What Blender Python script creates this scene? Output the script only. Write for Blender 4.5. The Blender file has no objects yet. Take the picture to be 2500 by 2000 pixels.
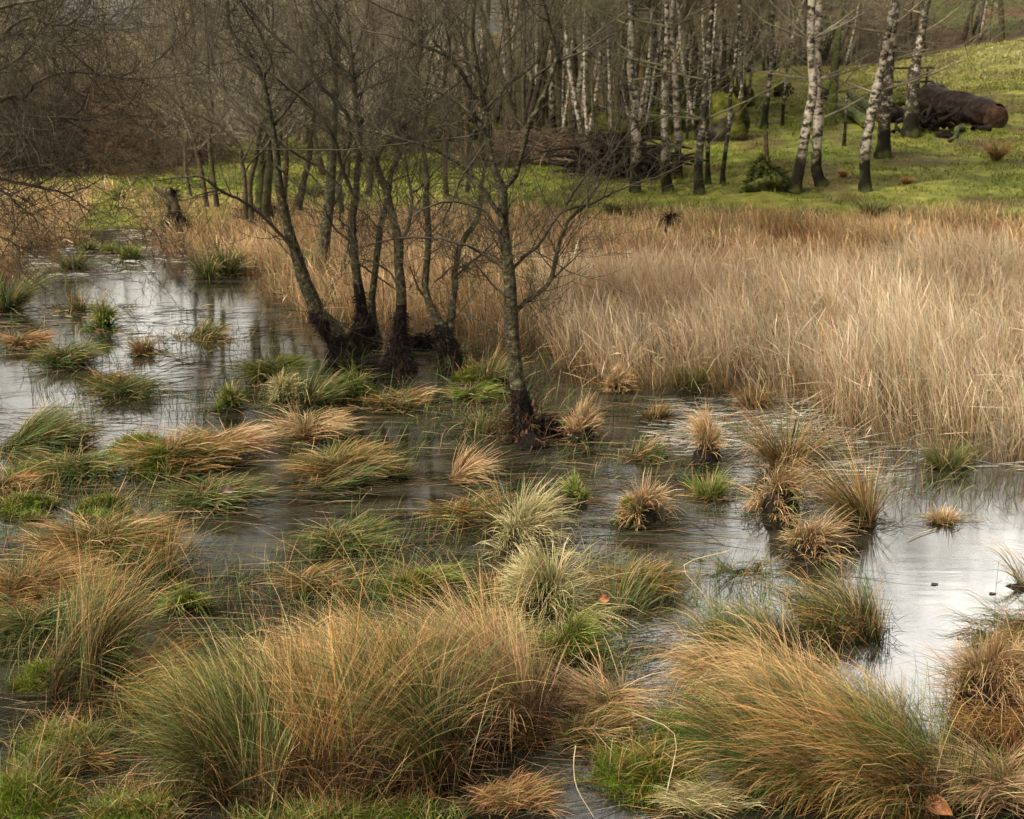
import bpy, math, random
import numpy as np
from mathutils import Vector
R = math.radians
rng = np.random.default_rng(7); random.seed(7)
scene = bpy.context.scene
COL = scene.collection

# ------------------------------------------------------------------ camera
H, PITCH, F = 2.4, R(15.0), 3131.0          # eye height, tilt, focal length in photo pixels (2500 wide)
K = 1.1596
cam_d = bpy.data.cameras.new('camera'); cam = bpy.data.objects.new('camera', cam_d); COL.objects.link(cam)
cam.location = (0, 0, H); cam.rotation_euler = (R(90) - PITCH, 0, 0)
cam_d.sensor_width = 36; cam_d.lens = 36 * F / 2500; cam_d.clip_start = 0.05; cam_d.clip_end = 2000
cam_d.dof.use_dof = True; cam_d.dof.focus_distance = 5.6; cam_d.dof.aperture_fstop = 7.0
scene.camera = cam

# ------------------------------------------------------------------ world and sun
SUN_EL, SUN_AZ = 44.0, 215.0                 # azimuth: from +x towards +y
world = bpy.data.worlds.new('World'); scene.world = world; world.use_nodes = True
wn, wl = world.node_tree.nodes, world.node_tree.links
wn.clear()
wo = wn.new('ShaderNodeOutputWorld'); bg = wn.new('ShaderNodeBackground')
sky = wn.new('ShaderNodeTexSky'); sky.sky_type = 'NISHITA'; sky.sun_disc = False
sky.sun_elevation = R(SUN_EL); sky.sun_rotation = R(90 - SUN_AZ); sky.air_density = 1.5; sky.dust_density = 5
hs = wn.new('ShaderNodeHueSaturation'); hs.inputs['Saturation'].default_value = 0.12
tc = wn.new('ShaderNodeTexCoord')
mp = wn.new('ShaderNodeMapping'); mp.inputs['Scale'].default_value = (1, 1, 2.4)
cn = wn.new('ShaderNodeTexNoise'); cn.inputs['Scale'].default_value = 2.6; cn.inputs['Detail'].default_value = 5
cr = wn.new('ShaderNodeMapRange'); cr.inputs['From Min'].default_value = 0.3; cr.inputs['From Max'].default_value = 0.7
cr.inputs['To Min'].default_value = 0.65; cr.inputs['To Max'].default_value = 1.45
mx = wn.new('ShaderNodeVectorMath'); mx.operation = 'MULTIPLY'
# bright break in the cloud, added so the right-hand pool reflects white
dt = wn.new('ShaderNodeVectorMath'); dt.operation = 'DOT_PRODUCT'
la, le = R(72), R(28)
dt.inputs[1].default_value = (math.cos(la) * math.cos(le), math.sin(la) * math.cos(le), math.sin(le))
gl = wn.new('ShaderNodeMapRange'); gl.interpolation_type = 'SMOOTHSTEP'
gl.inputs['From Min'].default_value = 0.885; gl.inputs['From Max'].default_value = 0.995
gl.inputs['To Min'].default_value = 1.0; gl.inputs['To Max'].default_value = 8.0
m2 = wn.new('ShaderNodeVectorMath'); m2.operation = 'SCALE'
# a second, lower break in the cloud over the head of the channel
dt2 = wn.new('ShaderNodeVectorMath'); dt2.operation = 'DOT_PRODUCT'; lb_, le2 = R(106), R(13)
dt2.inputs[1].default_value = (math.cos(lb_) * math.cos(le2), math.sin(lb_) * math.cos(le2), math.sin(le2))
gl2 = wn.new('ShaderNodeMapRange'); gl2.interpolation_type = 'SMOOTHSTEP'
gl2.inputs['From Min'].default_value = 0.985; gl2.inputs['From Max'].default_value = 0.999
gl2.inputs['To Min'].default_value = 0.0; gl2.inputs['To Max'].default_value = 2.5
ga = wn.new('ShaderNodeMath'); ga.operation = 'ADD'
bg.inputs['Strength'].default_value = 0.085
wl.new(sky.outputs[0], hs.inputs['Color']); wl.new(tc.outputs['Generated'], mp.inputs[0]); wl.new(mp.outputs[0], cn.inputs[0])
wl.new(cn.outputs[0], cr.inputs[0]); wl.new(hs.outputs[0], mx.inputs[0]); wl.new(cr.outputs[0], mx.inputs[1])
wl.new(tc.outputs['Generated'], dt.inputs[0]); wl.new(dt.outputs['Value'], gl.inputs[0])
wl.new(mx.outputs[0], m2.inputs[0]); wl.new(tc.outputs['Generated'], dt2.inputs[0]); wl.new(dt2.outputs['Value'], gl2.inputs[0]); wl.new(gl.outputs[0], ga.inputs[0]); wl.new(gl2.outputs[0], ga.inputs[1]); wl.new(ga.outputs[0], m2.inputs['Scale'])
wm = wn.new('ShaderNodeVectorMath'); wm.operation = 'MULTIPLY'; wm.inputs[1].default_value = (1.06, 1.0, .9)
wl.new(m2.outputs[0], wm.inputs[0]); wl.new(wm.outputs[0], bg.inputs[0]); wl.new(bg.outputs[0], wo.inputs[0])
sd = bpy.data.lights.new('sun', 'SUN'); sd.energy = 2.3; sd.angle = R(12); sd.color = (1, .93, .82)
so = bpy.data.objects.new('sun', sd); COL.objects.link(so)
v = Vector((math.cos(R(SUN_AZ)) * math.cos(R(SUN_EL)), math.sin(R(SUN_AZ)) * math.cos(R(SUN_EL)), math.sin(R(SUN_EL))))
so.rotation_euler = v.to_track_quat('Z', 'Y').to_euler()
scene.view_settings.view_transform = 'Standard'; scene.view_settings.look = 'None'
scene.view_settings.exposure = 1.33; scene.view_settings.gamma = 1.0; scene.view_settings.use_curve_mapping = False
try:
    scene.cycles.max_bounces = 5; scene.cycles.diffuse_bounces = 2; scene.cycles.glossy_bounces = 2
    scene.cycles.transmission_bounces = 2; scene.cycles.transparent_max_bounces = 4
except Exception: pass

# ------------------------------------------------------------------ pixel -> point
SP, CP = math.sin(PITCH), math.cos(PITCH)
def ray(u, v):
    a = (u - 1250) / F; b = -(v - 1000) / F
    return np.array([a, CP + b * SP, -SP + b * CP])
def on_z(u, v, z=0.0):
    d = ray(u, v); return np.array([0, 0, H]) + d * ((H - z) / -d[2])
def at_y(u, v, y):
    d = ray(u, v); return np.array([0, 0, H]) + d * (y / d[1])
def ppm(p):                                   # photo pixels per metre at a point
    return F / (p[1] * CP + (H - p[2]) * SP)

# ------------------------------------------------------------------ smooth noise in numpy
_perm = rng.random((256, 256))
def vnoise(x, y):
    x = np.asarray(x, float); y = np.asarray(y, float)
    xi = np.floor(x).astype(int); yi = np.floor(y).astype(int); fx = x - xi; fy = y - yi
    fx = fx * fx * (3 - 2 * fx); fy = fy * fy * (3 - 2 * fy)
    g = lambda i, j: _perm[i & 255, j & 255]
    return (g(xi, yi) * (1 - fx) + g(xi + 1, yi) * fx) * (1 - fy) + (g(xi, yi + 1) * (1 - fx) + g(xi + 1, yi + 1) * fx) * fy
def fbm(x, y, o=4):
    s = 0; a = .5; 
    for i in range(o): s = s + a * vnoise(x * 2 ** i + 17 * i, y * 2 ** i + 31 * i); a *= .5
    return s / (1 - .5 ** o)
def sst(a, b, x):
    t = np.clip((x - a) / (b - a), 0, 1); return t * t * (3 - 2 * t)

# ------------------------------------------------------------------ mesh helpers
def mesh_np(name, verts, quads=None, tris=None, col=None, mat=None, smooth=False):
    me = bpy.data.meshes.new(name)
    verts = np.asarray(verts, np.float32).reshape(-1, 3)
    me.vertices.add(len(verts)); me.vertices.foreach_set('co', verts.ravel())
    parts = []; starts = []; off = 0
    for arr, n in ((quads, 4), (tris, 3)):
        if arr is not None and len(arr):
            arr = np.asarray(arr, np.int32).reshape(-1, n); parts.append(arr.ravel())
            starts.append(off + np.arange(len(arr)) * n); off += arr.size
    idx = np.concatenate(parts); st = np.concatenate(starts)
    me.loops.add(len(idx)); me.loops.foreach_set('vertex_index', idx)
    me.polygons.add(len(st)); me.polygons.foreach_set('loop_start', st.astype(np.int32))
    if smooth: me.polygons.foreach_set('use_smooth', np.ones(len(st), bool))
    me.update(calc_edges=True)
    if col is not None:
        at = me.color_attributes.new('col', 'FLOAT_COLOR', 'POINT')
        c = np.ones((len(verts), 4), np.float32); c[:, :3] = col; at.data.foreach_set('color', c.ravel())
    if mat: me.materials.append(mat)
    return me
def link(name, me, parent=None, loc=None):
    o = bpy.data.objects.new(name, me); COL.objects.link(o)
    if parent is not None: o.parent = parent
    if loc is not None: o.location = loc
    return o
def tag(o, label, cat, group=None):
    o['label'] = label; o['category'] = cat
    if group: o['group'] = group
    return o
def thing(name, loc, label, cat, group=None):
    o = bpy.data.objects.new(name, None); COL.objects.link(o); o.location = tuple(loc); o.empty_display_size = .1
    return tag(o, label, cat, group)

# ------------------------------------------------------------------ materials
def new_mat(name):
    m = bpy.data.materials.new(name); m.use_nodes = True; n = m.node_tree.nodes; n.clear()
    return m, n, m.node_tree.links
def m_grass(name, trans=.3, gloss=.012, rough=.45):
    m, n, l = new_mat(name); o = n.new('ShaderNodeOutputMaterial')
    a = n.new('ShaderNodeAttribute'); a.attribute_name = 'col'
    d = n.new('ShaderNodeBsdfDiffuse'); t = n.new('ShaderNodeBsdfTranslucent'); g = n.new('ShaderNodeBsdfGlossy')
    g.inputs['Roughness'].default_value = rough; g.inputs['Color'].default_value = (.8, .8, .8, 1)
    x = n.new('ShaderNodeMixShader'); x.inputs[0].default_value = trans
    y = n.new('ShaderNodeMixShader'); y.inputs[0].default_value = gloss
    l.new(a.outputs['Color'], d.inputs[0]); l.new(a.outputs['Color'], t.inputs[0])
    l.new(d.outputs[0], x.inputs[1]); l.new(t.outputs[0], x.inputs[2]); l.new(x.outputs[0], y.inputs[1]); l.new(g.outputs[0], y.inputs[2])
    l.new(y.outputs[0], o.inputs[0]); return m
GRASS = m_grass('grass_blades')
def m_noise(name, c1, c2, c3=None, scale=6, stretch=(1, 1, 1), rough=.85, bump=.4, bscale=None, lo=.4, hi=.6, attr=False, spec=.12, detail=6, rnd=False):
    m, n, l = new_mat(name); o = n.new('ShaderNodeOutputMaterial'); p = n.new('ShaderNodeBsdfPrincipled')
    tc = n.new('ShaderNodeTexCoord'); mp = n.new('ShaderNodeMapping'); mp.inputs['Scale'].default_value = stretch
    l.new(tc.outputs['Object'], mp.inputs[0])
    t = n.new('ShaderNodeTexNoise'); t.inputs['Scale'].default_value = scale; t.inputs['Detail'].default_value = detail
    t.inputs['Roughness'].default_value = .65; l.new(mp.outputs[0], t.inputs[0])
    r = n.new('ShaderNodeValToRGB'); e = r.color_ramp.elements
    e[0].position = lo; e[0].color = (*c1, 1); e[1].position = hi; e[1].color = (*c2, 1)
    if c3: k = e.new(min(hi + .12, .98)); k.color = (*c3, 1)
    l.new(t.outputs[0], r.inputs[0])
    if rnd:
        oi = n.new('ShaderNodeObjectInfo'); rr = n.new('ShaderNodeValToRGB'); f = rr.color_ramp.elements
        f[0].color = (.36, .33, .28, 1); f[1].color = (1.1, 1.05, .95, 1)
        for ps, cc in ((.25, (.62, .62, .42)), (.5, (.85, .70, .56)), (.75, (.5, .5, .43))): f.new(ps).color = (*cc, 1)
        l.new(oi.outputs['Random'], rr.inputs[0]); q = n.new('ShaderNodeMix'); q.data_type = 'RGBA'; q.blend_type = 'MULTIPLY'; q.inputs[0].default_value = 1
        l.new(rr.outputs[0], q.inputs[6]); l.new(r.outputs[0], q.inputs[7]); l.new(q.outputs[2], p.inputs['Base Color'])
    elif attr:
        a = n.new('ShaderNodeAttribute'); a.attribute_name = 'col'
        q = n.new('ShaderNodeMix'); q.data_type = 'RGBA'; q.blend_type = 'MULTIPLY'; q.inputs[0].default_value = 1
        l.new(a.outputs['Color'], q.inputs[6]); l.new(r.outputs[0], q.inputs[7]); l.new(q.outputs[2], p.inputs['Base Color'])
    else: l.new(r.outputs[0], p.inputs['Base Color'])
    p.inputs['Roughness'].default_value = rough; p.inputs['Specular IOR Level'].default_value = spec
    if bump:
        b = n.new('ShaderNodeBump'); b.inputs['Strength'].default_value = bump; b.inputs['Distance'].default_value = .03
        t2 = n.new('ShaderNodeTexNoise'); t2.inputs['Scale'].default_value = bscale or scale * 3; t2.inputs['Detail'].default_value = 4
        l.new(mp.outputs[0], t2.inputs[0]); l.new(t2.outputs[0], b.inputs['Height']); l.new(b.outputs[0], p.inputs['Normal'])
    l.new(p.outputs[0], o.inputs[0]); return m
BARK = m_noise('alder_bark', (.022, .018, .010), (.075, .064, .034), (.20, .20, .11), scale=26, stretch=(1, 1, 1.2), bump=1.0, lo=.36, hi=.56)
BARKD = m_noise('dark_bark', (.05, .04, .025), (.13, .11, .07), (.2, .19, .11), scale=10, bump=.4, rnd=True)
TWIG = m_noise('twig_bark', (.03, .025, .016), (.08, .066, .042), scale=4, bump=0)
TWIGP = m_noise('purple_twig', (.17, .155, .12), (.31, .285, .225), scale=2, bump=0, rnd=True)
ROOT = m_noise('wet_root', (.004, .003, .002), (.014, .008, .005), (.05, .022, .012), scale=22, stretch=(1, 1, .5), bump=1.0, rough=.7, lo=.38, hi=.6)
PEAT = m_noise('peat', (.006, .004, .003), (.018, .012, .008), (.045, .03, .016), scale=25, bump=1, rough=.75)
MOSS = m_noise('moss', (.035, .05, .008), (.10, .14, .015), (.19, .22, .03), scale=30, bump=1, rough=.9)
MOSSB = m_noise('mossy_bark', (.03, .035, .01), (.08, .095, .02), (.14, .16, .035), scale=7, bump=.8)
STONE = m_noise('mossy_stone', (.035, .03, .02), (.10, .12, .018), (.24, .19, .14), scale=2.0, bump=1, bscale=14)
LOGM = m_noise('log_bark', (.008, .005, .004), (.022, .014, .01), (.055, .032, .02), scale=9, stretch=(.5, 1, 1), bump=1, bscale=9)
WOODCUT = m_noise('cut_wood', (.03, .017, .011), (.09, .048, .028), scale=8, bump=.3)
LEAF = m_noise('dry_leaf', (.30, .12, .05), (.5, .24, .12), scale=20, bump=.3)
LEAFD = m_noise('sodden_leaf', (.03, .022, .016), (.08, .055, .035), scale=20, bump=.3)
def m_stone():
    m, n, l = new_mat('mossy_stone'); o = n.new('ShaderNodeOutputMaterial'); p = n.new('ShaderNodeBsdfPrincipled'); tc = n.new('ShaderNodeTexCoord')
    t = n.new('ShaderNodeTexNoise'); t.inputs['Scale'].default_value = 3.5; t.inputs['Detail'].default_value = 8; l.new(tc.outputs['Object'], t.inputs[0])
    r = n.new('ShaderNodeValToRGB'); e = r.color_ramp.elements; e[0].position = .35; e[0].color = (.02, .015, .01, 1); e[1].position = .65; e[1].color = (.075, .06, .042, 1); l.new(t.outputs[0], r.inputs[0])
    r2 = n.new('ShaderNodeValToRGB'); e = r2.color_ramp.elements; e[0].position = .35; e[0].color = (.012, .014, .004, 1); e[1].position = .68; e[1].color = (.085, .085, .012, 1); l.new(t.outputs[0], r2.inputs[0])
    g = n.new('ShaderNodeNewGeometry'); sx = n.new('ShaderNodeSeparateXYZ'); l.new(g.outputs['Normal'], sx.inputs[0])
    t4 = n.new('ShaderNodeTexNoise'); t4.inputs['Scale'].default_value = 2; l.new(tc.outputs['Object'], t4.inputs[0])
    ad = n.new('ShaderNodeMath'); ad.operation = 'MULTIPLY_ADD'; ad.inputs[1].default_value = 1.6; l.new(t4.outputs[0], ad.inputs[0]); l.new(sx.outputs[2], ad.inputs[2])
    mr = n.new('ShaderNodeMapRange'); mr.inputs['From Min'].default_value = .6; mr.inputs['From Max'].default_value = .95; l.new(ad.outputs[0], mr.inputs[0])
    q = n.new('ShaderNodeMix'); q.data_type = 'RGBA'; l.new(mr.outputs[0], q.inputs[0]); l.new(r.outputs[0], q.inputs[6]); l.new(r2.outputs[0], q.inputs[7]); l.new(q.outputs[2], p.inputs['Base Color'])
    p.inputs['Roughness'].default_value = .95; p.inputs['Specular IOR Level'].default_value = .04; b = n.new('ShaderNodeBump'); b.inputs['Strength'].default_value = 1; b.inputs['Distance'].default_value = .15; l.new(t.outputs[0], b.inputs['Height']); l.new(b.outputs[0], p.inputs['Normal'])
    l.new(p.outputs[0], o.inputs[0]); return m
STONE = m_stone()
def m_birch(name, dark=0.0):
    m, n, l = new_mat(name); o = n.new('ShaderNodeOutputMaterial'); p = n.new('ShaderNodeBsdfPrincipled')
    tc = n.new('ShaderNodeTexCoord'); mp = n.new('ShaderNodeMapping'); mp.inputs['Scale'].default_value = (4, 4, 7)
    t = n.new('ShaderNodeTexNoise'); t.inputs['Scale'].default_value = 1.6; t.inputs['Detail'].default_value = 4; t.inputs['Roughness'].default_value = .7
    oi = n.new('ShaderNodeObjectInfo'); va = n.new('ShaderNodeVectorMath'); va.operation = 'ADD'; ms = n.new('ShaderNodeMath'); ms.operation = 'MULTIPLY'; ms.inputs[1].default_value = 40
    l.new(oi.outputs['Random'], ms.inputs[0]); l.new(ms.outputs[0], va.inputs[1]); l.new(tc.outputs['Object'], mp.inputs[0]); l.new(mp.outputs[0], va.inputs[0]); l.new(va.outputs[0], t.inputs[0])
    r = n.new('ShaderNodeValToRGB'); e = r.color_ramp.elements
    e[0].position = .44 + dark; e[0].color = (.03, .025, .017, 1); e[1].position = .54 + dark; e[1].color = (.31, .265, .20, 1)
    k = e.new(.75); k.color = (.48, .42, .34, 1)
    l.new(t.outputs[0], r.inputs[0])
    # darker, mossier foot
    sx = n.new('ShaderNodeSeparateXYZ'); l.new(tc.outputs['Object'], sx.inputs[0])
    t3 = n.new('ShaderNodeTexNoise'); t3.inputs['Scale'].default_value = 3; l.new(tc.outputs['Object'], t3.inputs[0])
    ad = n.new('ShaderNodeMath'); ad.operation = 'MULTIPLY_ADD'; ad.inputs[1].default_value = 1.6; l.new(t3.outputs[0], ad.inputs[0]); l.new(sx.outputs[2], ad.inputs[2])
    g = n.new('ShaderNodeMapRange'); g.inputs['From Min'].default_value = 1.1; g.inputs['From Max'].default_value = 1.9; l.new(ad.outputs[0], g.inputs[0])
    r2 = n.new('ShaderNodeValToRGB'); f = r2.color_ramp.elements
    f[0].position = .45; f[0].color = (.012, .010, .006, 1); f[1].position = .62; f[1].color = (.045, .05, .012, 1); l.new(t3.outputs[0], r2.inputs[0])
    q = n.new('ShaderNodeMix'); q.data_type = 'RGBA'; l.new(g.outputs[0], q.inputs[0]); l.new(r2.outputs[0], q.inputs[6]); l.new(r.outputs[0], q.inputs[7])
    l.new(q.outputs[2], p.inputs['Base Color']); p.inputs['Roughness'].default_value = .85; p.inputs['Specular IOR Level'].default_value = .08
    b = n.new('ShaderNodeBump'); b.inputs['Strength'].default_value = .4; b.inputs['Distance'].default_value = .02; l.new(t.outputs[0], b.inputs['Height']); l.new(b.outputs[0], p.inputs['Normal'])
    l.new(p.outputs[0], o.inputs[0]); return m
BIRCH = m_birch('birch_bark'); BIRCHD = m_birch('grey_birch_bark', .07)

# ------------------------------------------------------------------ terrain
def ground_z(x, y):
    x = np.asarray(x, float); y = np.asarray(y, float)
    a = x / np.maximum(y, 4)
    right = sst(.02, .24, a)
    yl = np.interp(y, [-50, 15, 17.8, 20.5, 24, 35, 50, 60, 80, 110, 160, 400], [-.35, -.3, -.12, .1, .22, .5, .85, 1.2, 2.4, 4.6, 6, 8])
    yr = np.interp(y, [-50, 16, 19, 20.5, 22, 32, 45, 56, 64, 80, 110, 160, 400], [-.35, -.3, -.05, .2, .34, .95, 1.65, 2.35, 2.3, 5, 13, 24, 34])
    z = yl * (1 - right) + yr * right
    z = z + sst(.25, .42, a) * sst(28, 56, y) * 1.1 * (1 - sst(60, 90, y) * .5)
    z = z + (fbm(x * .5, y * .5) - .5) * (.1 + .25 * sst(20, 40, y)) + (fbm(x * .09 + 5, y * .09) - .5) * 2.2 * sst(40, 90, y)
    z = z + (fbm(x * 2.3, y * 2.3, 3) - .5) * .16 * sst(19, 21, y) * (1 - sst(40, 60, y))
    return z
ys = np.concatenate([np.arange(-8, 17, .5), np.arange(17, 40, .2), np.arange(40, 80, .5), np.geomspace(80, 600, 60)])
xs = np.concatenate([-np.geomspace(40, 500, 30)[::-1], np.arange(-39.5, 39.6, .35), np.geomspace(40, 500, 30)])
X, Y = np.meshgrid(xs, ys); Z = ground_z(X, Y)
nx, ny = len(xs), len(ys)
i = (np.arange(ny - 1)[:, None] * nx + np.arange(nx - 1)[None]).ravel()
A = X / np.maximum(Y, 4)
n1 = fbm(X * .35, Y * .35); n2 = fbm(X * 1.4 + 9, Y * 1.4)
def mixc(c1, c2, w): return np.asarray(c1) * (1 - w[..., None]) + np.asarray(c2) * w[..., None]
mead = mixc((.115, .14, .018), (.25, .24, .05), np.clip((n2 - .35) * 2.4, 0, 1))
mead = mixc(mead, (.30, .27, .12), sst(.2, .4, A) * sst(38, 52, Y) * np.clip((n1 - .2) * 2.2, 0, 1))
mead = mixc(mead, (.10, .062, .03), np.clip((fbm(X * .9 + 70, Y * .9) - .50) * 6, 0, .8) * sst(-.1, .1, A))
lit = mixc((.075, .045, .025), (.17, .10, .055), np.clip((n2 - .3) * 2, 0, 1))
lit = mixc(lit, (.08, .11, .025), (n1 > .56) * .7)
peat = np.ones_like(mead) * np.array((.012, .009, .006))
edge = np.where(A > .1, 58, np.where(A > -.02, 33, 44)) + (n1 - .5) * 10
w_l = sst(-2.5, 2.5, Y - edge)
w_l = np.where((A < .08) & (Y > 50) & (Y < 75) & (n1 > .4), 0.1, w_l)
c = mixc(mead, lit, w_l); c = mixc(peat, c, sst(-.02, .1, Z + (n2 - .5) * .1))
GROUNDM = m_noise('turf', (.4, .38, .3), (.8, .8, .8), (1.15, 1.1, 1.0), scale=3, bump=1, bscale=12, attr=True, rough=.95, spec=.1, lo=.35, hi=.6)
g = link('ground', mesh_np('ground', np.stack([X, Y, Z], -1), quads=np.stack([i, i + 1, i + nx + 1, i + nx], -1), col=c.reshape(-1, 3), mat=GROUNDM, smooth=True))
g['kind'] = 'structure'

# water: one sheet at z = 0
m, n, l = new_mat('pond_water'); o = n.new('ShaderNodeOutputMaterial'); p = n.new('ShaderNodeBsdfPrincipled')
tc = n.new('ShaderNodeTexCoord'); mp = n.new('ShaderNodeMapping'); mp.inputs['Scale'].default_value = (.9, 4.5, 1); mp.inputs['Rotation'].default_value = (0, 0, R(-8))
t = n.new('ShaderNodeTexNoise'); t.inputs['Scale'].default_value = 1.8; t.inputs['Detail'].default_value = 5; t.inputs['Distortion'].default_value = .6
b = n.new('ShaderNodeBump'); b.inputs['Strength'].default_value = .02; b.inputs['Distance'].default_value = .05
l.new(tc.outputs['Object'], mp.inputs[0]); l.new(mp.outputs[0], t.inputs[0]); l.new(t.outputs[0], b.inputs['Height']); l.new(b.outputs[0], p.inputs['Normal'])
t2 = n.new('ShaderNodeTexNoise'); t2.inputs['Scale'].default_value = 1.3; t2.inputs['Detail'].default_value = 6; l.new(mp.outputs[0], t2.inputs[0])
r = n.new('ShaderNodeValToRGB'); e = r.color_ramp.elements
e[0].position = .4; e[0].color = (.006, .005, .0035, 1); e[1].position = .68; e[1].color = (.035, .033, .022, 1); l.new(t2.outputs[0], r.inputs[0])
l.new(r.outputs[0], p.inputs['Base Color']); p.inputs['Roughness'].default_value = .075; p.inputs['IOR'].default_value = 1.55
l.new(p.outputs[0], o.inputs[0])
WATER = m
wv = [(-60, -8, 0), (60, -8, 0), (60, 24, 0), (-60, 24, 0)]
w = link('water', mesh_np('water', wv, quads=[(0, 1, 2, 3)], mat=WATER)); w['kind'] = 'structure'

# ------------------------------------------------------------------ blades
def blades(base, az, length, th0, th1, width, c0, c1, seg=5, kink=0.0, zmin=None, wob=.15, power=1.0, plume=0.0):
    """ribbons that leave `base` at angle th0 from vertical towards az and bend to th1"""
    N = len(base); az = np.broadcast_to(az, N); length = np.broadcast_to(length, N)
    t = (np.arange(seg) + .5) / seg
    th = th0[:, None] + (th1 - th0)[:, None] * t[None] ** power
    if kink:
        kk = rng.random(N) < kink; tk = rng.uniform(.25, .85, N)
        th = th + (kk[:, None] & (t[None] > tk[:, None])) * rng.uniform(.7, 1.9, N)[:, None]
    azs = az[:, None] + np.cumsum(rng.normal(0, wob, (N, seg)), 1)
    ds = (length / seg)[:, None]
    dx = np.sin(th) * np.cos(azs) * ds; dy = np.sin(th) * np.sin(azs) * ds; dz = np.cos(th) * ds
    P = np.zeros((N, seg + 1, 3)); P[:, 0] = base
    P[:, 1:, 0] = base[:, 0:1] + np.cumsum(dx, 1); P[:, 1:, 1] = base[:, 1:2] + np.cumsum(dy, 1); P[:, 1:, 2] = base[:, 2:3] + np.cumsum(dz, 1)
    if zmin is not None:
        zm = zmin + rng.uniform(.002, .03, N)[:, None]
        P[:, 1:, 2] = np.where(P[:, 1:, 2] < zm, zm + .25 * (P[:, 1:, 2] - zm).clip(-.04, 0), P[:, 1:, 2])
    tw = rng.uniform(-1.2, 1.2, N)
    px = -np.sin(az); py = np.cos(az)
    W = np.stack([px * np.cos(tw), py * np.cos(tw), np.sin(tw)], -1)
    # perpendicular mix with the blade's own normal keeps them from all standing edge-on
    prof = np.interp(np.arange(seg + 1) / seg, [0, .3, .7, 1], [.8, 1, .75, .12])
    prof = np.broadcast_to(prof[None], (N, seg + 1)).copy()
    if plume: kp = rng.random(N) < plume; prof[kp, -1] = .3; prof[kp, -2] = rng.uniform(1.2, 2.1, kp.sum())
    off = W[:, None, :] * (np.broadcast_to(width, N)[:, None] * prof)[..., None] * .5
    V = np.stack([P - off, P + off], 2)
    q0 = (np.arange(N)[:, None] * (2 * seg + 2) + np.arange(seg)[None] * 2)
    Q = np.stack([q0, q0 + 1, q0 + 3, q0 + 2], -1).reshape(-1, 4)
    tt = np.linspace(0, 1, seg + 1)[None, :, None]
    tt = tt ** 1.5; C = c0[:, None] * (1 - tt) + c1[:, None] * tt  # dark foot reaches higher: crevice shade painted into the blade colour
    C = np.repeat(C[:, :, None], 2, 2)
    return V.reshape(-1, 3), Q, C.reshape(-1, 3)
def join(parts):
    vs, qs, cs = [], [], []; o = 0
    for v_, q_, c_ in parts:
        vs.append(v_); qs.append(q_ + o); cs.append(c_); o += len(v_)
    return np.concatenate(vs), np.concatenate(qs), np.concatenate(cs)
PAL = {   # (base, tip, weight)
 'deadfoot': [((.025, .012, .006), (.085, .045, .02), 5), ((.06, .03, .014), (.24, .14, .065), 2)],
 'drowned': [((.05, .03, .015), (.20, .12, .06), 5), ((.03, .05, .02), (.08, .10, .04), 4), ((.2, .14, .08), (.42, .32, .2), 1)],
 'straw': [((.20, .10, .045), (.55, .36, .19), 5), ((.28, .15, .07), (.68, .49, .29), 4), ((.06, .10, .03), (.30, .27, .10), 1.5)],
 'gold': [((.30, .19, .08), (.80, .665, .475), 7), ((.34, .22, .11), (.76, .58, .38), 3), ((.25, .13, .06), (.45, .27, .12), 1)],
 'pale': [((.20, .17, .06), (.66, .55, .32), 6), ((.10, .13, .03), (.50, .46, .2), 3)],
 'rust': [((.14, .065, .03), (.38, .2, .09), 5), ((.22, .11, .05), (.48, .3, .14), 4), ((.05, .08, .025), (.2, .17, .06), 2)],
 'green': [((.035, .06, .014), (.095, .13, .032), 6), ((.05, .09, .03), (.30, .26, .12), 3), ((.18, .10, .05), (.42, .27, .13), 1.6)],
 'rush': [((.03, .055, .015), (.065, .115, .028), 7), ((.035, .065, .025), (.36, .25, .12), 4), ((.18, .085, .035), (.45, .27, .13), 3.5)],
 'mixed': [((.04, .06, .014), (.12, .13, .035), 4), ((.13, .055, .02), (.36, .19, .075), 5), ((.3, .2, .1), (.58, .42, .22), 2)],
 'lime': [((.05, .08, .012), (.15, .20, .03), 6), ((.12, .14, .03), (.36, .36, .12), 3), ((.25, .15, .07), (.5, .35, .18), 1)],
 'moss': [((.03, .045, .006), (.13, .18, .018), 5), ((.06, .08, .01), (.22, .25, .03), 3)],
 'darkmoss': [((.012, .016, .003), (.05, .065, .01), 5), ((.03, .03, .008), (.09, .08, .02), 2)],
 'root': [((.006, .004, .003), (.022, .013, .008), 6), ((.012, .007, .004), (.09, .045, .02), 1)],
}
def lim(c_):
    c_ = np.maximum(c_, .002); return c_ * np.minimum(1, .78 / c_.max(-1, keepdims=True))
def vivid(c_, k=1.08):
    c_ = np.asarray(c_, float); g_ = c_.mean(-1, keepdims=True); return np.clip(g_ + (c_ - g_) * k, .003, .8)
def pick(pal, N, dry=0.0):
    P_ = PAL[pal]; w = np.array([p_[2] for p_ in P_], float); w /= w.sum()
    k = rng.choice(len(P_), N, p=w)
    c0 = vivid([p_[0] for p_ in P_])[k]; c1 = vivid([p_[1] for p_ in P_])[k]
    j = rng.lognormal(0, .25, (N, 1)); jj = rng.normal(1, .06, (N, 3))
    return lim(.62 * c0 * j * jj), lim(c1 * j * jj)  # feet darkened: shade among the stems put into the colour
def disc(N, rx, ry, pw=.5):
    r_ = rng.random(N) ** pw; a = rng.uniform(0, 2 * np.pi, N)
    return rx * r_ * np.cos(a), ry * r_ * np.sin(a), a, r_

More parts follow.
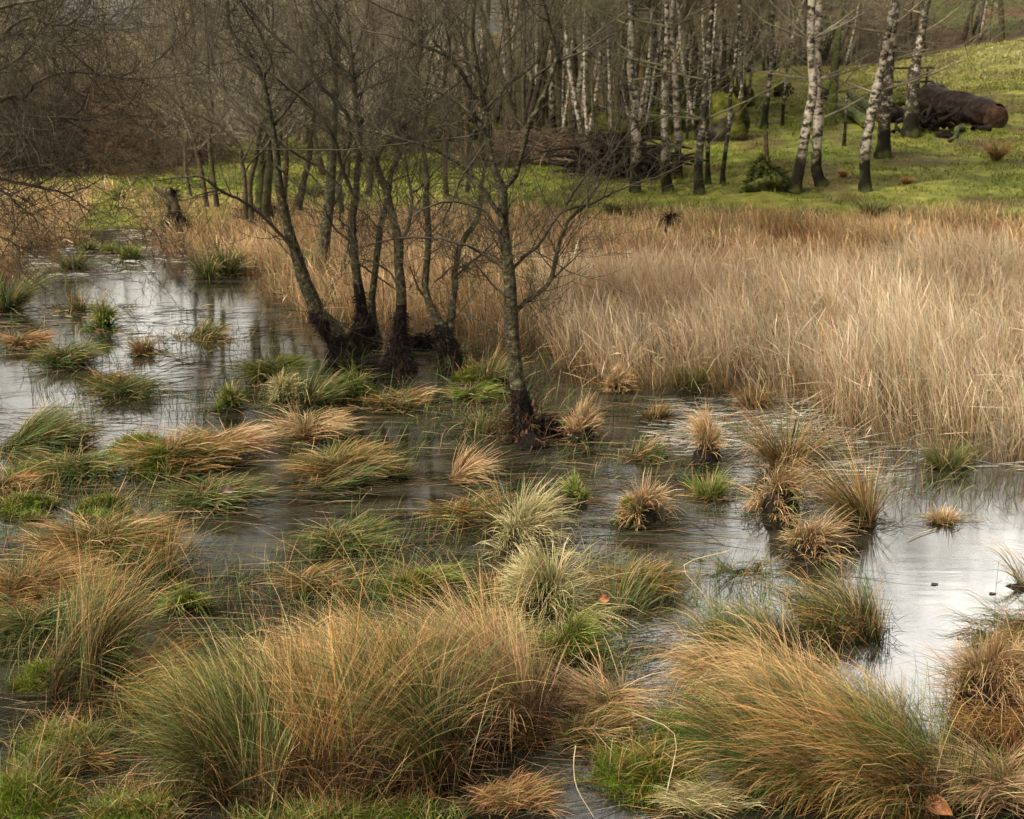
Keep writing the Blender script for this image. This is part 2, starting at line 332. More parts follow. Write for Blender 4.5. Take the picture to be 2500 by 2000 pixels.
def clumped(N, rx, ry, per, pal, tight=.22, irr=.5):
    """blade feet gathered in bundles; each bundle has its own heading, lean, length and tone"""
    M = max(3, int(N / per)); cx, cy, ca, cr_ = disc(M, rx, ry, .55)
    o1, o2 = rng.uniform(0, 90, 2); q = 1 + irr * (vnoise(o1 + 1.5 * np.cos(ca), o2 + 1.5 * np.sin(ca)) - .6) * 1.6
    cx *= q; cy *= q
    k = rng.integers(0, M, N); sg = tight * min(rx, ry)
    bx = cx[k] + rng.normal(0, sg, N); by = cy[k] + rng.normal(0, sg, N)
    daz = rng.normal(0, .5, M)[k]; dl = rng.normal(0, .14, M)[k]; ln = rng.lognormal(0, .22, M)[k]; tone = rng.lognormal(0, .22, M)[k][:, None]
    P_ = PAL[pal]; w = np.array([p_[2] for p_ in P_], float); w /= w.sum()
    kc = rng.choice(len(P_), M, p=w)[k]; kr = rng.choice(len(P_), N, p=w); kk = np.where(rng.random(N) < .4, kc, kr)
    j = rng.lognormal(0, .28, (N, 1)) * tone; jj = rng.normal(1, .06, (N, 3))
    c0 = lim(.5 * vivid([p_[0] for p_ in P_])[kk] * j * jj); c1 = lim(vivid([p_[1] for p_ in P_])[kk] * j * jj)  # bundle feet darkened in colour to imitate shade inside the clump
    r_ = np.clip(np.hypot(bx / rx, by / ry), 0, 1.2); a = np.arctan2(by, bx)
    return bx, by, a, r_, daz, dl, ln, c0, c1

def mound(rx, ry, h, seg=22, rings=8, amp=.25):
    vs = []; 
    sx, sy = rng.uniform(0, 90, 2)
    for k in range(rings + 1):
        f = k / rings; ph = f * math.pi / 2
        for s in range(seg):
            a = 2 * math.pi * s / seg
            nn = 1 + amp * (float(vnoise(sx + 1.7 * math.cos(a) + 2 * f, sy + 1.7 * math.sin(a) + 3 * f)) - .5) * 2
            vs.append((rx * math.cos(ph) ** .8 * math.cos(a) * nn, ry * math.cos(ph) ** .8 * math.sin(a) * nn, h * math.sin(ph) * (.8 + .4 * nn * .5) - .04 * (1 - f)))
    qs = [(k * seg + s, k * seg + (s + 1) % seg, (k + 1) * seg + (s + 1) % seg, (k + 1) * seg + s) for k in range(rings) for s in range(seg)]
    return np.array(vs), np.array(qs)

def tussock(kind, u, v_, w, h, pal, label, n=None, az=None, lean=None, cat='grass tussock', name='grass_tussock', moss=0, group=None, wide=1.0, thick=1.0, z=0.0):
    """u, v_: foot centre on the water in the 2156-wide view; w, h: size there in view pixels"""
    p0 = on_z(u * K, v_ * K, z); s = ppm(p0) / K
    rx = w / s / 2; hm = h / s * 1.12
    px_m = 1 / s                                   # metres per view pixel
    wid = max(.0030, 1.85 * px_m) * thick
    root = thing(name, p0, label, cat, group)
    parts = []
    if kind == 'mat': hm *= .62; rx *= .80
    if kind in ('cap', 'rush') and w < 165: hm *= .84; rx *= .88
    if kind == 'cap' and az is None: az, lean = rng.uniform(0, 360), rng.uniform(.15, .5)
    if kind == 'cap':          # short drooping dome on a peat foot
        ry = rx * .8
        mv, mq = mound(rx * .74, ry * .74, hm * .58)
        link('peat_foot', mesh_np('peat_foot', mv, quads=mq, mat=PEAT, smooth=True), root)
        N = int((n or (900 + 2200 * min(rx, .5))) * .85)
        bx, by, a, r_, daz, dl, ln, c0, c1 = clumped(N, rx * .72, ry * .72, 14, pal, .12, irr=1.0)
        bz = hm * .5 * np.sqrt(np.clip(1 - r_ ** 2, 0, 1))
        aa = a + rng.normal(0, .35, N) + daz
        if az is not None:
            hx = np.cos(aa) * r_ + np.cos(R(az)) * (lean or .5); hy = np.sin(aa) * r_ + np.sin(R(az)) * (lean or .5); aa = np.arctan2(hy, hx)
        L = hm * rng.uniform(.28, .8, N) * ln * (1 + .35 * np.cos(a - rng.uniform(0, 6.28)))
        parts.append(blades(np.stack([bx, by, bz], -1), aa, L, r_ * .6 + dl * 1.5 + rng.normal(0, .22, N), .6 + r_ * 1.5 + rng.normal(0, .45, N), wid * rng.uniform(.5, 1.1, N), c0, c1, seg=4, kink=.14, zmin=0))
    elif kind == 'rush':       # upright stems from a tight foot
        ry = rx * .8; N = int((n or (500 + 1500 * min(rx, .5))) * .8)
        bx, by, a, r_, daz, dl, ln, c0, c1 = clumped(N, rx * .5, ry * .5, 16, pal, .15)
        L = hm * rng.uniform(.35, 1.12, N) * ln ** .6; ax = a + rng.normal(0, .3, N) + daz
        if az is not None:
            hx = np.cos(ax) * .5 + np.cos(R(az)) * (lean or .6) * 1.5; hy = np.sin(ax) * .5 + np.sin(R(az)) * (lean or .6) * 1.5; ax = np.arctan2(hy, hx)
        th0 = .08 + r_ * .4 * wide + rng.normal(0, .1, N) + (lean or 0) * .4
        parts.append(blades(np.stack([bx, by, np.full(N, -.03)], -1), ax, L, th0, th0 + .25 + rng.gamma(2, .16, N) * wide + (lean or 0) * .6, wid * rng.uniform(.55, 1.1, N), c0, c1, seg=5, kink=.12, zmin=0, wob=.06))
        mv, mq = mound(rx * .5, ry * .5, hm * .08)
        link('peat_foot', mesh_np('peat_foot', mv, quads=mq, mat=PEAT, smooth=True), root)
    elif kind == 'mat':        # a sprawling heap combed one way and trailing on the water
        ry = rx * .5; N = int((n or (1100 + 2200 * min(rx, .7))) * .85)
        mv, mq = mound(rx * .5, ry * .6, hm * .3, amp=.5)
        link('peat_foot', mesh_np('peat_foot', mv, quads=mq, mat=PEAT if not moss else MOSS, smooth=True), root)
        bx, by, a, r_, daz, dl, ln, c0, c1 = clumped(N, rx * .66, ry * .8, 22, pal, .16)
        bz = hm * .26 * np.sqrt(np.clip(1 - r_ ** 2, 0, 1))
        side = np.where(rng.random(N) < .72, 0, np.pi)
        aa = R(az if az is not None else 10) + side + rng.normal(0, .25, N) + daz * .8
        L = np.minimum(hm * rng.uniform(.6, 1.9, N) * ln, .36)
        parts.append(blades(np.stack([bx, by, bz], -1), aa, L, np.clip(rng.uniform(.5, 1.25, N) + dl, .1, 1.4), rng.uniform(1.35, 1.85, N), wid * rng.uniform(.5, 1.05, N), c0, c1, seg=5, kink=.08, zmin=0, wob=.09))
        N2 = N // 9; bx, by, a, r_ = disc(N2, rx * .6, ry * .7)
        L = hm * rng.uniform(.6, 1.25, N2)
        parts.append(blades(np.stack([bx, by, np.full(N2, hm * .1)], -1), R(az if az is not None else 10) + rng.normal(0, .7, N2), L, rng.uniform(0, .35, N2), rng.uniform(.3, .9, N2), wid * .9, *pick('rush', N2), seg=4, kink=.1))
    elif kind == 'mass':       # tall dense wind-combed stand
        ry = rx * .62; N = int((n or 4200) * .82); hm *= .86
        bx, by, a, r_, daz, dl, ln, c0, c1 = clumped(N, rx, ry, 34, pal, .15)
        L = hm * rng.uniform(.35, 1.25, N) * ln ** .7
        aa = R(az) + rng.normal(0, .16, N) + daz * 1.15 + (vnoise((bx + p0[0]) * 5, (by + p0[1]) * 5) - .5) * 1.7
        c0 = c0 * .45; c1 = lim(c1 * np.where(rng.random(N) < .42, 1.45, .78)[:, None] * np.array((1.03, 1, .9)))  # blade feet darker still: shade deep in the stand painted in
        sp = (vnoise((bx + p0[0]) * 7 + 40, (by + p0[1]) * 7) - .3)
        th0 = np.clip(.06 + lean * .72 + rng.normal(0, .09, N) + dl * .8, 0, 1.3)
        th1 = th0 + .55 + lean * .9 * rng.uniform(.3, 1.6, N) + .6 * sp
        parts.append(blades(np.stack([bx, by, np.full(N, -.02)], -1), aa, L, th0, th1, wid * rng.uniform(.4, 1.0, N), c0, c1, seg=7, kink=.15, zmin=0, wob=.07, power=2.1))
        N2 = N // 5                                   # dead tangle at the foot
        bx, by, a, r_ = disc(N2, rx * 1.05, ry * 1.1, .5)
        parts.append(blades(np.stack([bx, by, rng.uniform(0, hm * .35, N2)], -1), rng.uniform(0, 6.28, N2), hm * rng.uniform(.2, .5, N2), rng.uniform(.8, 1.5, N2), rng.uniform(1.3, 2.1, N2), wid * .6, *pick('deadfoot', N2), seg=3, kink=.15, zmin=0))
        mv, mq = mound(rx * .9, ry * .9, hm * .08)
        link('peat_foot', mesh_np('peat_foot', mv, quads=mq, mat=PEAT, smooth=True), root)
    elif kind == 'lawn':       # flat spongy patch: moss and short grass with a ragged edge
        ry = rx * .75; N = n or 3200; mh = min(hm * .45, .07)
        mv, mq = mound(rx * .95, ry * .95, mh, seg=30, rings=8, amp=.6)
        mo = link('moss_bed', mesh_np('moss_bed', mv, quads=mq, mat=MOSS, smooth=True), root)
        for pl, fr, lo, hi, sg in (('moss', .8, .014, .035, 2), (pal, .55, .03, .08, 3), ('mixed', .08, .06, .2, 4)):
            M = int(N * fr); k = rng.integers(0, len(mv), M); k2 = rng.integers(0, len(mv), M); f = rng.random((M, 1)) * .35
            b_ = mv[k] * (1 - f) + mv[k2] * f + rng.normal(0, 1, (M, 3)) * (rx * .07, ry * .07, .004)
            keep = fbm(b_[:, 0] * 9 + 7, b_[:, 1] * 9 + p0[0], 3) > (.34 if pl == 'moss' else .42); b_ = b_[keep]; M = len(b_); b_[:, 2] = np.maximum(b_[:, 2], 0)
            parts.append(blades(b_, rng.uniform(0, 6.28, M), rng.uniform(lo, hi, M), rng.uniform(.1, 1.1, M), rng.uniform(.5, 1.9, M), wid * rng.uniform(.5, .9, M), *pick(pl, M), seg=sg, kink=.1))
    if kind in ('cap', 'rush', 'mat') and rx < .45:      # rotting litter that spreads on the water round the foot
        M = int(60 + 260 * rx); al = rng.uniform(0, 6.28, M); q = rx * rng.uniform(.35, 1.5, M)
        parts.append(blades(np.stack([q * np.cos(al), q * .7 * np.sin(al), rng.uniform(.003, .012, M)], -1), np.where(rng.random(M) < .5, R(12), R(192)) + rng.normal(0, .6, M), rng.uniform(.04, .2, M), rng.uniform(1.4, 1.56, M), rng.uniform(1.5, 1.65, M), wid * rng.uniform(.5, 1, M), *pick('drowned' if rng.random() < .6 else 'mixed', M), seg=3, kink=.1, zmin=.002, wob=.15))
    if moss:
        ry = rx * .6; mh = hm * .55
        mv, mq = mound(rx * .5 * moss, ry * .6 * moss, mh, seg=26, rings=9, amp=.35)
        mo = link('moss', mesh_np('moss', mv, quads=mq, mat=MOSS, smooth=True), root, loc=(-rx * .25, -ry * .25, 0))
        N = int(2600 * moss); k = rng.integers(0, len(mv), N)
        b_ = mv[k] * rng.uniform(.93, 1.02, (N, 1)) + rng.normal(0, rx * .03, (N, 3)) * (1, 1, .3)
        a_ = np.arctan2(b_[:, 1], b_[:, 0])
        pv, pq, pc = blades(b_, a_, rng.uniform(.012, .04, N) * max(1, s and 2.0 * px_m / .003), rng.uniform(0, 1.1, N), rng.uniform(.3, 1.5, N), wid * 1.3, *pick('moss', N), seg=2)
        link('moss_tuft', mesh_np('moss_tuft', pv, quads=pq, col=pc, mat=GRASS), mo)['label'] = 'bright green moss shoots'
    if parts:
        pv, pq, pc = join(parts)
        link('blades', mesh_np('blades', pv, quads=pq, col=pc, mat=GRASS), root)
    return root

# ------------------------------------------------------------------ branches
class Wood:
    """collects polylines, then makes tubes of them"""
    def __init__(s): s.b = {}
    def add(s, pts, rad, sides):
        s.b.setdefault((len(pts), sides), []).append((np.asarray(pts, float), np.asarray(rad, float)))
    def mesh(s, name, mat, org=(0, 0, 0)):
        V, Q = [], []; off = 0
        for (n_, m_), L in s.b.items():
            P = np.array([a for a, _ in L]) - np.asarray(org); Rr = np.array([b_ for _, b_ in L])
            T = np.gradient(P, axis=1); T /= np.linalg.norm(T, axis=2, keepdims=True) + 1e-9
            ref = np.where(np.abs(T[:, :1, 2:3]) > .8, np.array([1., 0, 0]), np.array([0, 0, 1.]))
            ref = np.broadcast_to(ref, T.shape)
            S_ = np.cross(T, ref); S_ /= np.linalg.norm(S_, axis=2, keepdims=True) + 1e-9
            B = np.cross(T, S_)
            a = np.arange(m_) * 2 * np.pi / m_
            ring = P[:, :, None] + Rr[:, :, None, None] * (S_[:, :, None] * np.cos(a)[None, None, :, None] + B[:, :, None] * np.sin(a)[None, None, :, None])
            V.append(ring.reshape(-1, 3))
            nb = len(L)
            q = off + (np.arange(nb)[:, None, None] * n_ + np.arange(n_ - 1)[None, :, None]) * m_ + np.arange(m_)[None, None]
            nxt = off + (np.arange(nb)[:, None, None] * n_ + np.arange(n_ - 1)[None, :, None]) * m_ + (np.arange(m_)[None, None] + 1) % m_
            Q.append(np.stack([q, nxt, nxt + m_, q + m_], -1).reshape(-1, 4)); off += ring.size // 3
        return mesh_np(name, np.concatenate(V), quads=np.concatenate(Q), mat=mat, smooth=True)
def rnd_perp(d):
    v_ = Vector((random.gauss(0, 1), random.gauss(0, 1), random.gauss(0, 1))); v_ = v_ - d * v_.dot(d)
    return v_.normalized()
def twig(W, p, d, L, r, lvl, up=.12, wig=.16, nch=5, sides=3, rmin=.0016):
    n_ = 5 if lvl else 4; pts = [p]; rad = [r]; d = d.normalized(); q = p
    for k in range(n_ - 1):
        d = (d + Vector((random.gauss(0, wig), random.gauss(0, wig), random.gauss(0, wig) + up))).normalized()
        q = q + d * (L / (n_ - 1)); pts.append(q); rad.append(max(rmin * .6, r * (1 - .8 * (k + 1) / (n_ - 1))))
    W.add([tuple(a) for a in pts], rad, sides if r < .012 else 5)
    if lvl > 0:
        for k in range(nch):
            f = random.uniform(.2, 1) * (n_ - 1.01); i_ = int(f)
            a, b_ = pts[i_], pts[i_ + 1]; pp = a.lerp(b_, f - i_); dd = (b_ - a).normalized()
            an = random.uniform(.5, 1.0); nd = dd * math.cos(an) + rnd_perp(dd) * math.sin(an)
            twig(W, pp, nd, L * random.uniform(.4, .7), max(rmin, r * .5), lvl - 1, up, wig, nch, sides, rmin)
def catmull(P, sub):
    P = np.asarray(P, float); out = []
    Q = np.vstack([2 * P[0] - P[1], P, 2 * P[-1] - P[-2]])
    for k in range(1, len(Q) - 2):
        for t_ in np.arange(sub) / sub:
            a, b_, c_, d_ = Q[k - 1], Q[k], Q[k + 1], Q[k + 2]
            out.append(.5 * ((2 * b_) + (-a + c_) * t_ + (2 * a - 5 * b_ + 4 * c_ - d_) * t_ ** 2 + (-a + 3 * b_ - 3 * c_ + d_) * t_ ** 3))
    out.append(P[-1]); return np.array(out)

t_poly = {}
def drawn_tree(name, label, limbs, depth=None, mat=BARK, twigm=TWIG, tw=1.0, lvl=2, group=None, cat='tree', top=True, root=None, tlen=.5, z0=0.0, rmin=.0018, spread=.22, tmin_v=9999, extra=2.2, flare=1.0):
    """limbs: lists of (u, v, width) in photo pixels; the first is the trunk, its first point the foot"""
    u0, v0 = limbs[0][0][:2]
    if depth is None:
        foot = on_z(u0, v0, z0)
    else: foot = at_y(u0, v0, depth)
    D = foot[1]; s = ppm(foot)
    t = thing(name, foot, label, cat, group)
    trunk, crown = Wood(), Wood(); samples = []
    for li, lb in enumerate(limbs):
        uv = catmull([(a, b_, w_) for a, b_, w_ in lb], 4)
        if li == 0: yb = D
        else:
            S_ = np.array(samples); k = np.argmin((S_[:, 0] - uv[0, 0]) ** 2 + (S_[:, 1] - uv[0, 1]) ** 2); yb = S_[k, 2]
        Lpx = np.hypot(*(uv[-1, :2] - uv[0, :2])); dy = 0 if li == 0 else random.uniform(-1, 1) * spread * 1.6 * Lpx / s
        wob = 0 if li == 0 else 1
        pts = []; rad = []
        for k, (a, b_, w_) in enumerate(uv):
            f_ = k / (len(uv) - 1); y_ = yb + dy * f_ + wob * .03 * math.sin(f_ * 9 + li)
            p_ = at_y(a, b_, y_); pts.append(p_); rad.append(max(.5, w_) / 2 / ppm(p_)); samples.append((a, b_, y_))
        pts = np.array(pts); rad = np.array(rad)
        if li: pts = pts + rng.normal(0, 1, pts.shape) * np.minimum(rad, .01)[:, None] * .35
        rad = rad * rng.uniform(.93, 1.07, len(rad))
        if li == 0: t_poly[t.name] = (pts, rad)
        (trunk if li == 0 or uv[0, 2] > 11 else crown).add(pts, rad, 9 if rad[0] > .03 else 6)
        # twigs
        seglen = np.linalg.norm(np.diff(pts, axis=0), axis=1)
        for k in range(len(pts) - 1):
            if li == 0 and uv[k, 1] > tmin_v: continue
            if li == 0 and k < 4 and tmin_v == 9999: continue
            cnt = seglen[k] * 9 * tw * (1.0 if rad[k] < .04 else .45)
            for _ in range(int(cnt) + (random.random() < cnt % 1)):
                a = Vector(pts[k]).lerp(Vector(pts[k + 1]), random.random()); dd = Vector(pts[k + 1] - pts[k]).normalized()
                an = random.uniform(.6, 1.2); nd = dd * math.cos(an) + rnd_perp(dd) * math.sin(an)
                twig(crown, a, nd, tlen * random.uniform(.4, 1.5), min(rad[k] * .5, random.uniform(.003, .006)), lvl if random.random() < .7 else 1, nch=4, rmin=rmin)
        if top and extra and uv[-1, 1] < 420 and rad[-1] > .002:     # grow on beyond the last drawn point
            dd = Vector(pts[-1] - pts[-2]).normalized(); dd = (dd + Vector((0, 0, .4))).normalized()
            twig(crown, Vector(pts[-1]), dd, extra * random.uniform(.7, 1.2), rad[-1], 3, up=.1, nch=6, rmin=rmin)
    link('trunk', trunk.mesh('trunk', mat, foot), t)
    if crown.b: link('crown', crown.mesh('crown', twigm, foot), t)
    return t, foot

# ================================================================== THE NEAR ALDERS
ALD = 'alders standing in the flooded ground'
def roots(t, foot, w, h, lean=(0, 0), n=900, label=None):
    """dark fibrous wet root boot that wraps the lower trunk"""
    s = ppm(foot); hm = h / s; P, Rd = t_poly[t.name]; P = P - foot
    d = np.concatenate([[0], np.cumsum(np.linalg.norm(np.diff(P, axis=0), axis=1))]); rings, seg = 22, 26
    dd = np.linspace(0, hm * 1.1, rings + 1); C = np.stack([np.interp(dd, d, P[:, k]) for k in range(3)], -1); rr = np.interp(dd, d, Rd); vs = []
    for k in range(rings + 1):
        f = k / rings; fl = 1.08 + .45 * max(0, 1 - f * 3.2) ** 1.6; am = .75 * (1 - f ** 3); r0 = rr[k] * (fl * (1 - f ** 6) + 1.0 * f ** 6)
        for q in range(seg):
            a = 2 * math.pi * q / seg
            nn = 1 + am * (float(fbm(2.2 * math.cos(a) + 20 + foot[0] * 9, 2.2 * math.sin(a) + f * 6, 3)) - .42)
            vs.append((C[k, 0] + r0 * nn * math.cos(a), C[k, 1] + r0 * nn * math.sin(a), C[k, 2] - (.08 if k == 0 else 0)))
    qs = [(k * seg + q, k * seg + (q + 1) % seg, (k + 1) * seg + (q + 1) % seg, (k + 1) * seg + q) for k in range(rings) for q in range(seg)]
    o = link('root_collar', mesh_np('root_collar', vs, quads=qs, mat=ROOT, smooth=True), t)
    vs = np.array(vs); ki = (rng.random(n) ** 1.3 * rings * .9).astype(int); b_ = vs[ki * seg + rng.integers(0, seg, n)]
    cc = C[ki]; a_ = np.arctan2(b_[:, 1] - cc[:, 1], b_[:, 0] - cc[:, 0]) + rng.normal(0, .6, n)
    pv, pq, pc = blades(b_, a_, rng.uniform(.02, .09, n), rng.uniform(1.0, 2.6, n), rng.uniform(1.8, 3.1, n), .0045, *pick('root', n), seg=3, wob=.4)
    link('root_fibres', mesh_np('root_fibres', pv, quads=pq, col=pc, mat=GRASS), o)

t, f_ = drawn_tree('alder_tree', 'nearest alder, forked grey-green trunk standing alone, orange-scarred foot in the water', [
 [(1288, 1085, 46), (1280, 1030, 44), (1272, 986, 44), (1257, 888, 37), (1249, 795, 35), (1245, 693, 31), (1237, 629, 29), (1230, 551, 25), (1228, 490, 25), (1224, 458, 23), (1205, 408, 18), (1190, 334, 16), (1186, 275, 15), (1175, 223, 13), (1164, 160, 12), (1153, 93, 11), (1157, 22, 10), (1166, -60, 8)],
 [(1229, 462, 18), (1257, 427, 15), (1275, 375, 14), (1288, 312, 14), (1314, 260, 14), (1336, 211, 13), (1356, 146, 12), (1356, 123, 11), (1343, 58, 9), (1330, 19, 7), (1318, -40, 5)],
 [(1354, 155, 8), (1390, 139, 7), (1427, 123, 6), (1479, 94, 5), (1508, 81, 3)],
 [(1186, 272, 10), (1202, 250, 9), (1216, 230, 9), (1246, 197, 8), (1290, 170, 7), (1303, 150, 4), (1302, 90, 3)],
 [(1300, 190, 6), (1325, 172, 6), (1356, 153, 5)],
 [(1160, 160, 9), (1130, 150, 8), (1101, 141, 8), (1057, 119, 7), (975, 93, 6), (908, 78, 4), (852, 63, 3)],
 [(1184, 275, 13), (1165, 246, 12), (1146, 219, 12), (1127, 178, 11), (1090, 137, 9), (1057, 96, 8), (1019, 56, 6), (964, 33, 5), (908, 7, 4)],
 [(1098, 146, 6), (1098, 110, 6), (1085, 60, 5), (1070, 20, 3), (1055, -20, 2)],
 [(1178, 300, 7), (1155, 280, 7), (1131, 260, 6), (1094, 234, 5), (1049, 219, 3)],
 [(1188, 312, 7), (1165, 318, 6), (1146, 333, 5)],
 [(1236, 570, 15), (1222, 530, 14), (1205, 501, 13), (1175, 456, 12), (1146, 419, 10), (1094, 382, 9), (1049, 360, 8), (975, 338, 6), (908, 319, 4), (840, 312, 2)],
 [(1230, 590, 9), (1216, 568, 8), (1186, 519, 7), (1149, 501, 6), (1094, 493, 6), (1038, 508, 5), (1008, 530, 3)],
 [(1240, 660, 10), (1221, 649, 9), (1180, 620, 8), (1148, 604, 7), (1107, 590, 7), (1046, 582, 6), (981, 580, 5), (925, 592, 4), (876, 606, 3)],
 [(1246, 668, 9), (1257, 653, 9), (1281, 625, 9), (1314, 600, 8), (1334, 568, 8), (1354, 535, 8), (1379, 515, 7), (1403, 507, 7), (1452, 495, 6), (1484, 478, 6), (1545, 450, 5), (1620, 425, 3), (1700, 385, 2)],
 [(1254, 762, 14), (1265, 754, 13), (1293, 730, 12), (1330, 702, 11), (1350, 669, 11), (1358, 625, 10), (1375, 568, 9), (1395, 531, 8), (1427, 503, 8), (1452, 462, 7), (1480, 400, 6), (1505, 360, 5), (1551, 312, 5), (1606, 292, 4), (1655, 273, 3), (1719, 250, 2)],
 [(1350, 680, 5), (1383, 649, 4), (1423, 612, 3)],
 [(1246, 722, 6), (1233, 722, 6), (1201, 693, 5), (1168, 653, 4), (1144, 624, 3)],
 [(1249, 840, 5), (1233, 831, 5), (1188, 795, 4), (1140, 766, 3)],
 [(1300, 970, 3), (1310, 900, 3), (1295, 830, 3), (1283, 760, 2), (1270, 700, 2)],
 [(1190, 345, 6), (1150, 400, 5), (1120, 450, 4), (1105, 520, 3)],
 [(1382, 500, 6), (1411, 455, 6), (1447, 409, 5), (1476, 386, 4), (1500, 330, 3)],
], tw=1.35, tlen=.42, lvl=2, tmin_v=700, cat='tree', extra=4.2)
roots(t, f_, 84, 130, lean=(-.03, 0), n=700)
# rough skirt of roots round the foot
s_ = ppm(f_)
mv, mq = mound(50 / s_, 40 / s_, 40 / s_, seg=28, amp=.5)
link('root_skirt', mesh_np('root_skirt', mv, quads=mq, mat=ROOT, smooth=True), t, loc=(.01, -.02, 0))
wd = Wood()
for _ in range(34):
    a = random.uniform(0, 6.28); twig(wd, Vector((.12 * math.cos(a), .1 * math.sin(a), random.uniform(.0, .22))), Vector((math.cos(a), math.sin(a), random.uniform(-.3, .9))), random.uniform(.1, .35), .005, 1, up=-.05, nch=3)
link('root_sprays', wd.mesh('root_sprays', m_noise('red_root', (.03, .014, .009), (.13, .065, .035), scale=9, bump=0)), t)
for k in range(12):
    a = random.uniform(3.4, 6.0); zz = random.uniform(.06, .32); rr = .085 - zz * .06
    mv, mq = mound(.013 * random.uniform(.6, 1.4), .008, .008 * random.uniform(.6, 1.5), seg=9, rings=3, amp=.9)
    sc = link('bark_scar', mesh_np('bark_scar', mv, quads=mq, mat=WOODCUT), t, loc=(rr * math.cos(a) - zz * .03, rr * math.sin(a), zz))

ex = [
 ('leaning alder with a broad black foot, leftmost of the near trunk row', (66, 118, (-.80, 0)),
  [[(850, 865, 60), (815, 820, 52), (779, 775, 42), (762, 730, 38), (742, 685, 34), (726, 629, 29), (706, 568, 25), (693, 511, 24), (681, 450, 22), (674, 371, 18), (667, 327, 17), (660, 289, 15), (648, 223, 14), (641, 193, 13), (608, 130, 12), (570, 85, 10), (557, 45, 9), (557, -30, 7)],
   [(667, 336, 9), (641, 312, 9), (604, 286, 8), (574, 252, 8), (541, 212, 7), (522, 171, 6), (515, 141, 5), (507, 96, 4), (500, 40, 3)],
   [(670, 306, 8), (700, 267, 8), (726, 230, 7), (752, 208, 6), (789, 182, 5), (819, 163, 3)],
   [(643, 195, 8), (650, 175, 7), (663, 148, 6), (641, 93, 6), (604, 30, 5), (582, -10, 4)],
   [(676, 347, 6), (723, 375, 6), (767, 401, 5), (804, 427, 5), (834, 456, 3)],
   [(735, 650, 10), (718, 612, 9), (705, 594, 9), (649, 534, 8), (594, 493, 7), (538, 464, 7), (501, 438, 6), (475, 430, 5), (408, 438, 4), (371, 442, 2)],
   [(538, 464, 4), (501, 471, 4), (464, 486, 2)], [(770, 750, 7), (800, 765, 6), (835, 798, 4)],
   [(668, 330, 7), (640, 370, 5), (610, 400, 4), (590, 440, 3)], [(676, 400, 6), (700, 430, 5), (740, 460, 3)]]),
 ('pale upright alder with a swollen black boot, second in the row', (48, 150, (.0, 0)),
  [[(882, 855, 52), (888, 800, 46), (884, 762, 26), (880, 734, 24), (868, 653, 22), (864, 604, 21), (860, 572, 21), (860, 531, 21), (868, 482, 19), (871, 427, 15), (876, 371, 14), (880, 300, 12), (868, 220, 9), (860, 150, 7), (850, 60, 5)],
   [(866, 486, 11), (849, 445, 10), (830, 393, 10), (819, 349, 9), (797, 304, 8), (771, 275, 7), (730, 237, 7), (693, 208, 5), (650, 170, 3)],
   [(868, 640, 6), (900, 660, 5), (940, 690, 4), (970, 710, 2)], [(862, 595, 5), (830, 570, 5), (806, 540, 4), (790, 500, 3)],
   [(860, 560, 5), (830, 535, 4), (840, 470, 3)]]),
 ('alder with a fibrous black stocking of roots at the centre of the row', (60, 150, (.0, 0)),
  [[(973, 905, 62), (974, 870, 54), (976, 815, 30), (979, 767, 27), (979, 714, 26), (973, 645, 24), (973, 592, 23), (961, 539, 21), (951, 499, 20), (937, 450, 19), (904, 393, 17), (878, 349, 15), (871, 315, 13), (867, 260, 11), (864, 215, 10), (856, 186, 8), (845, 178, 8), (812, 141, 7), (800, 96, 6), (775, 45, 5), (756, -10, 4)],
   [(873, 318, 11), (850, 285, 10), (819, 245, 10), (782, 208, 9), (752, 163, 8), (708, 119, 8), (663, 82, 7), (622, 37, 6), (585, 0, 5), (560, -40, 4)],
   [(864, 210, 8), (860, 170, 7), (849, 119, 6), (819, 74, 5), (790, 30, 4)],
   [(974, 596, 10), (985, 580, 9), (998, 551, 9), (1006, 499, 8), (1003, 464, 8), (993, 408, 7), (986, 364, 7), (960, 304, 6), (956, 260, 5), (964, 200, 3)],
   [(1003, 475, 6), (1031, 453, 5), (1057, 423, 5), (1094, 390, 3)],
   [(975, 700, 5), (950, 665, 5), (915, 640, 4), (880, 632, 3)], [(940, 455, 6), (960, 440, 5), (1010, 425, 3)],
   [(866, 240, 5), (900, 215, 5), (940, 200, 4), (985, 170, 3)], [(860, 195, 5), (900, 165, 5), (940, 140, 4), (1000, 120, 3)]]),
 ('two-stemmed alder on one shaggy black root stem, fourth in the row', (58, 112, (-.42, 0)),
  [[(1112, 905, 50), (1098, 868, 46), (1087, 830, 40), (1071, 787, 26), (1050, 746, 20), (1038, 702, 17), (1042, 645, 16), (1046, 584, 16), (1044, 531, 15), (1041, 482, 14), (1043, 440, 12), (1040, 400, 10), (1030, 330, 9), (1040, 260, 8), (1020, 180, 6), (1030, 90, 5), (1025, 0, 4)],
   [(1093, 835, 30), (1099, 791, 22), (1107, 742, 17), (1110, 677, 16), (1112, 645, 15), (1128, 592, 14), (1156, 551, 13), (1172, 511, 11), (1178, 450, 9), (1184, 400, 7), (1200, 340, 5), (1195, 280, 4)],
   [(1112, 677, 7), (1140, 649, 6), (1176, 620, 5), (1209, 588, 4)],
   [(1045, 576, 6), (1063, 555, 5), (1087, 531, 5), (1107, 482, 4), (1130, 430, 3)],
   [(1060, 690, 5), (1095, 660, 5), (1140, 622, 3)], [(1112, 660, 5), (1150, 640, 4), (1210, 600, 3), (1240, 560, 2)],
   [(1050, 750, 5), (1020, 700, 4), (1000, 650, 3)]]),
]
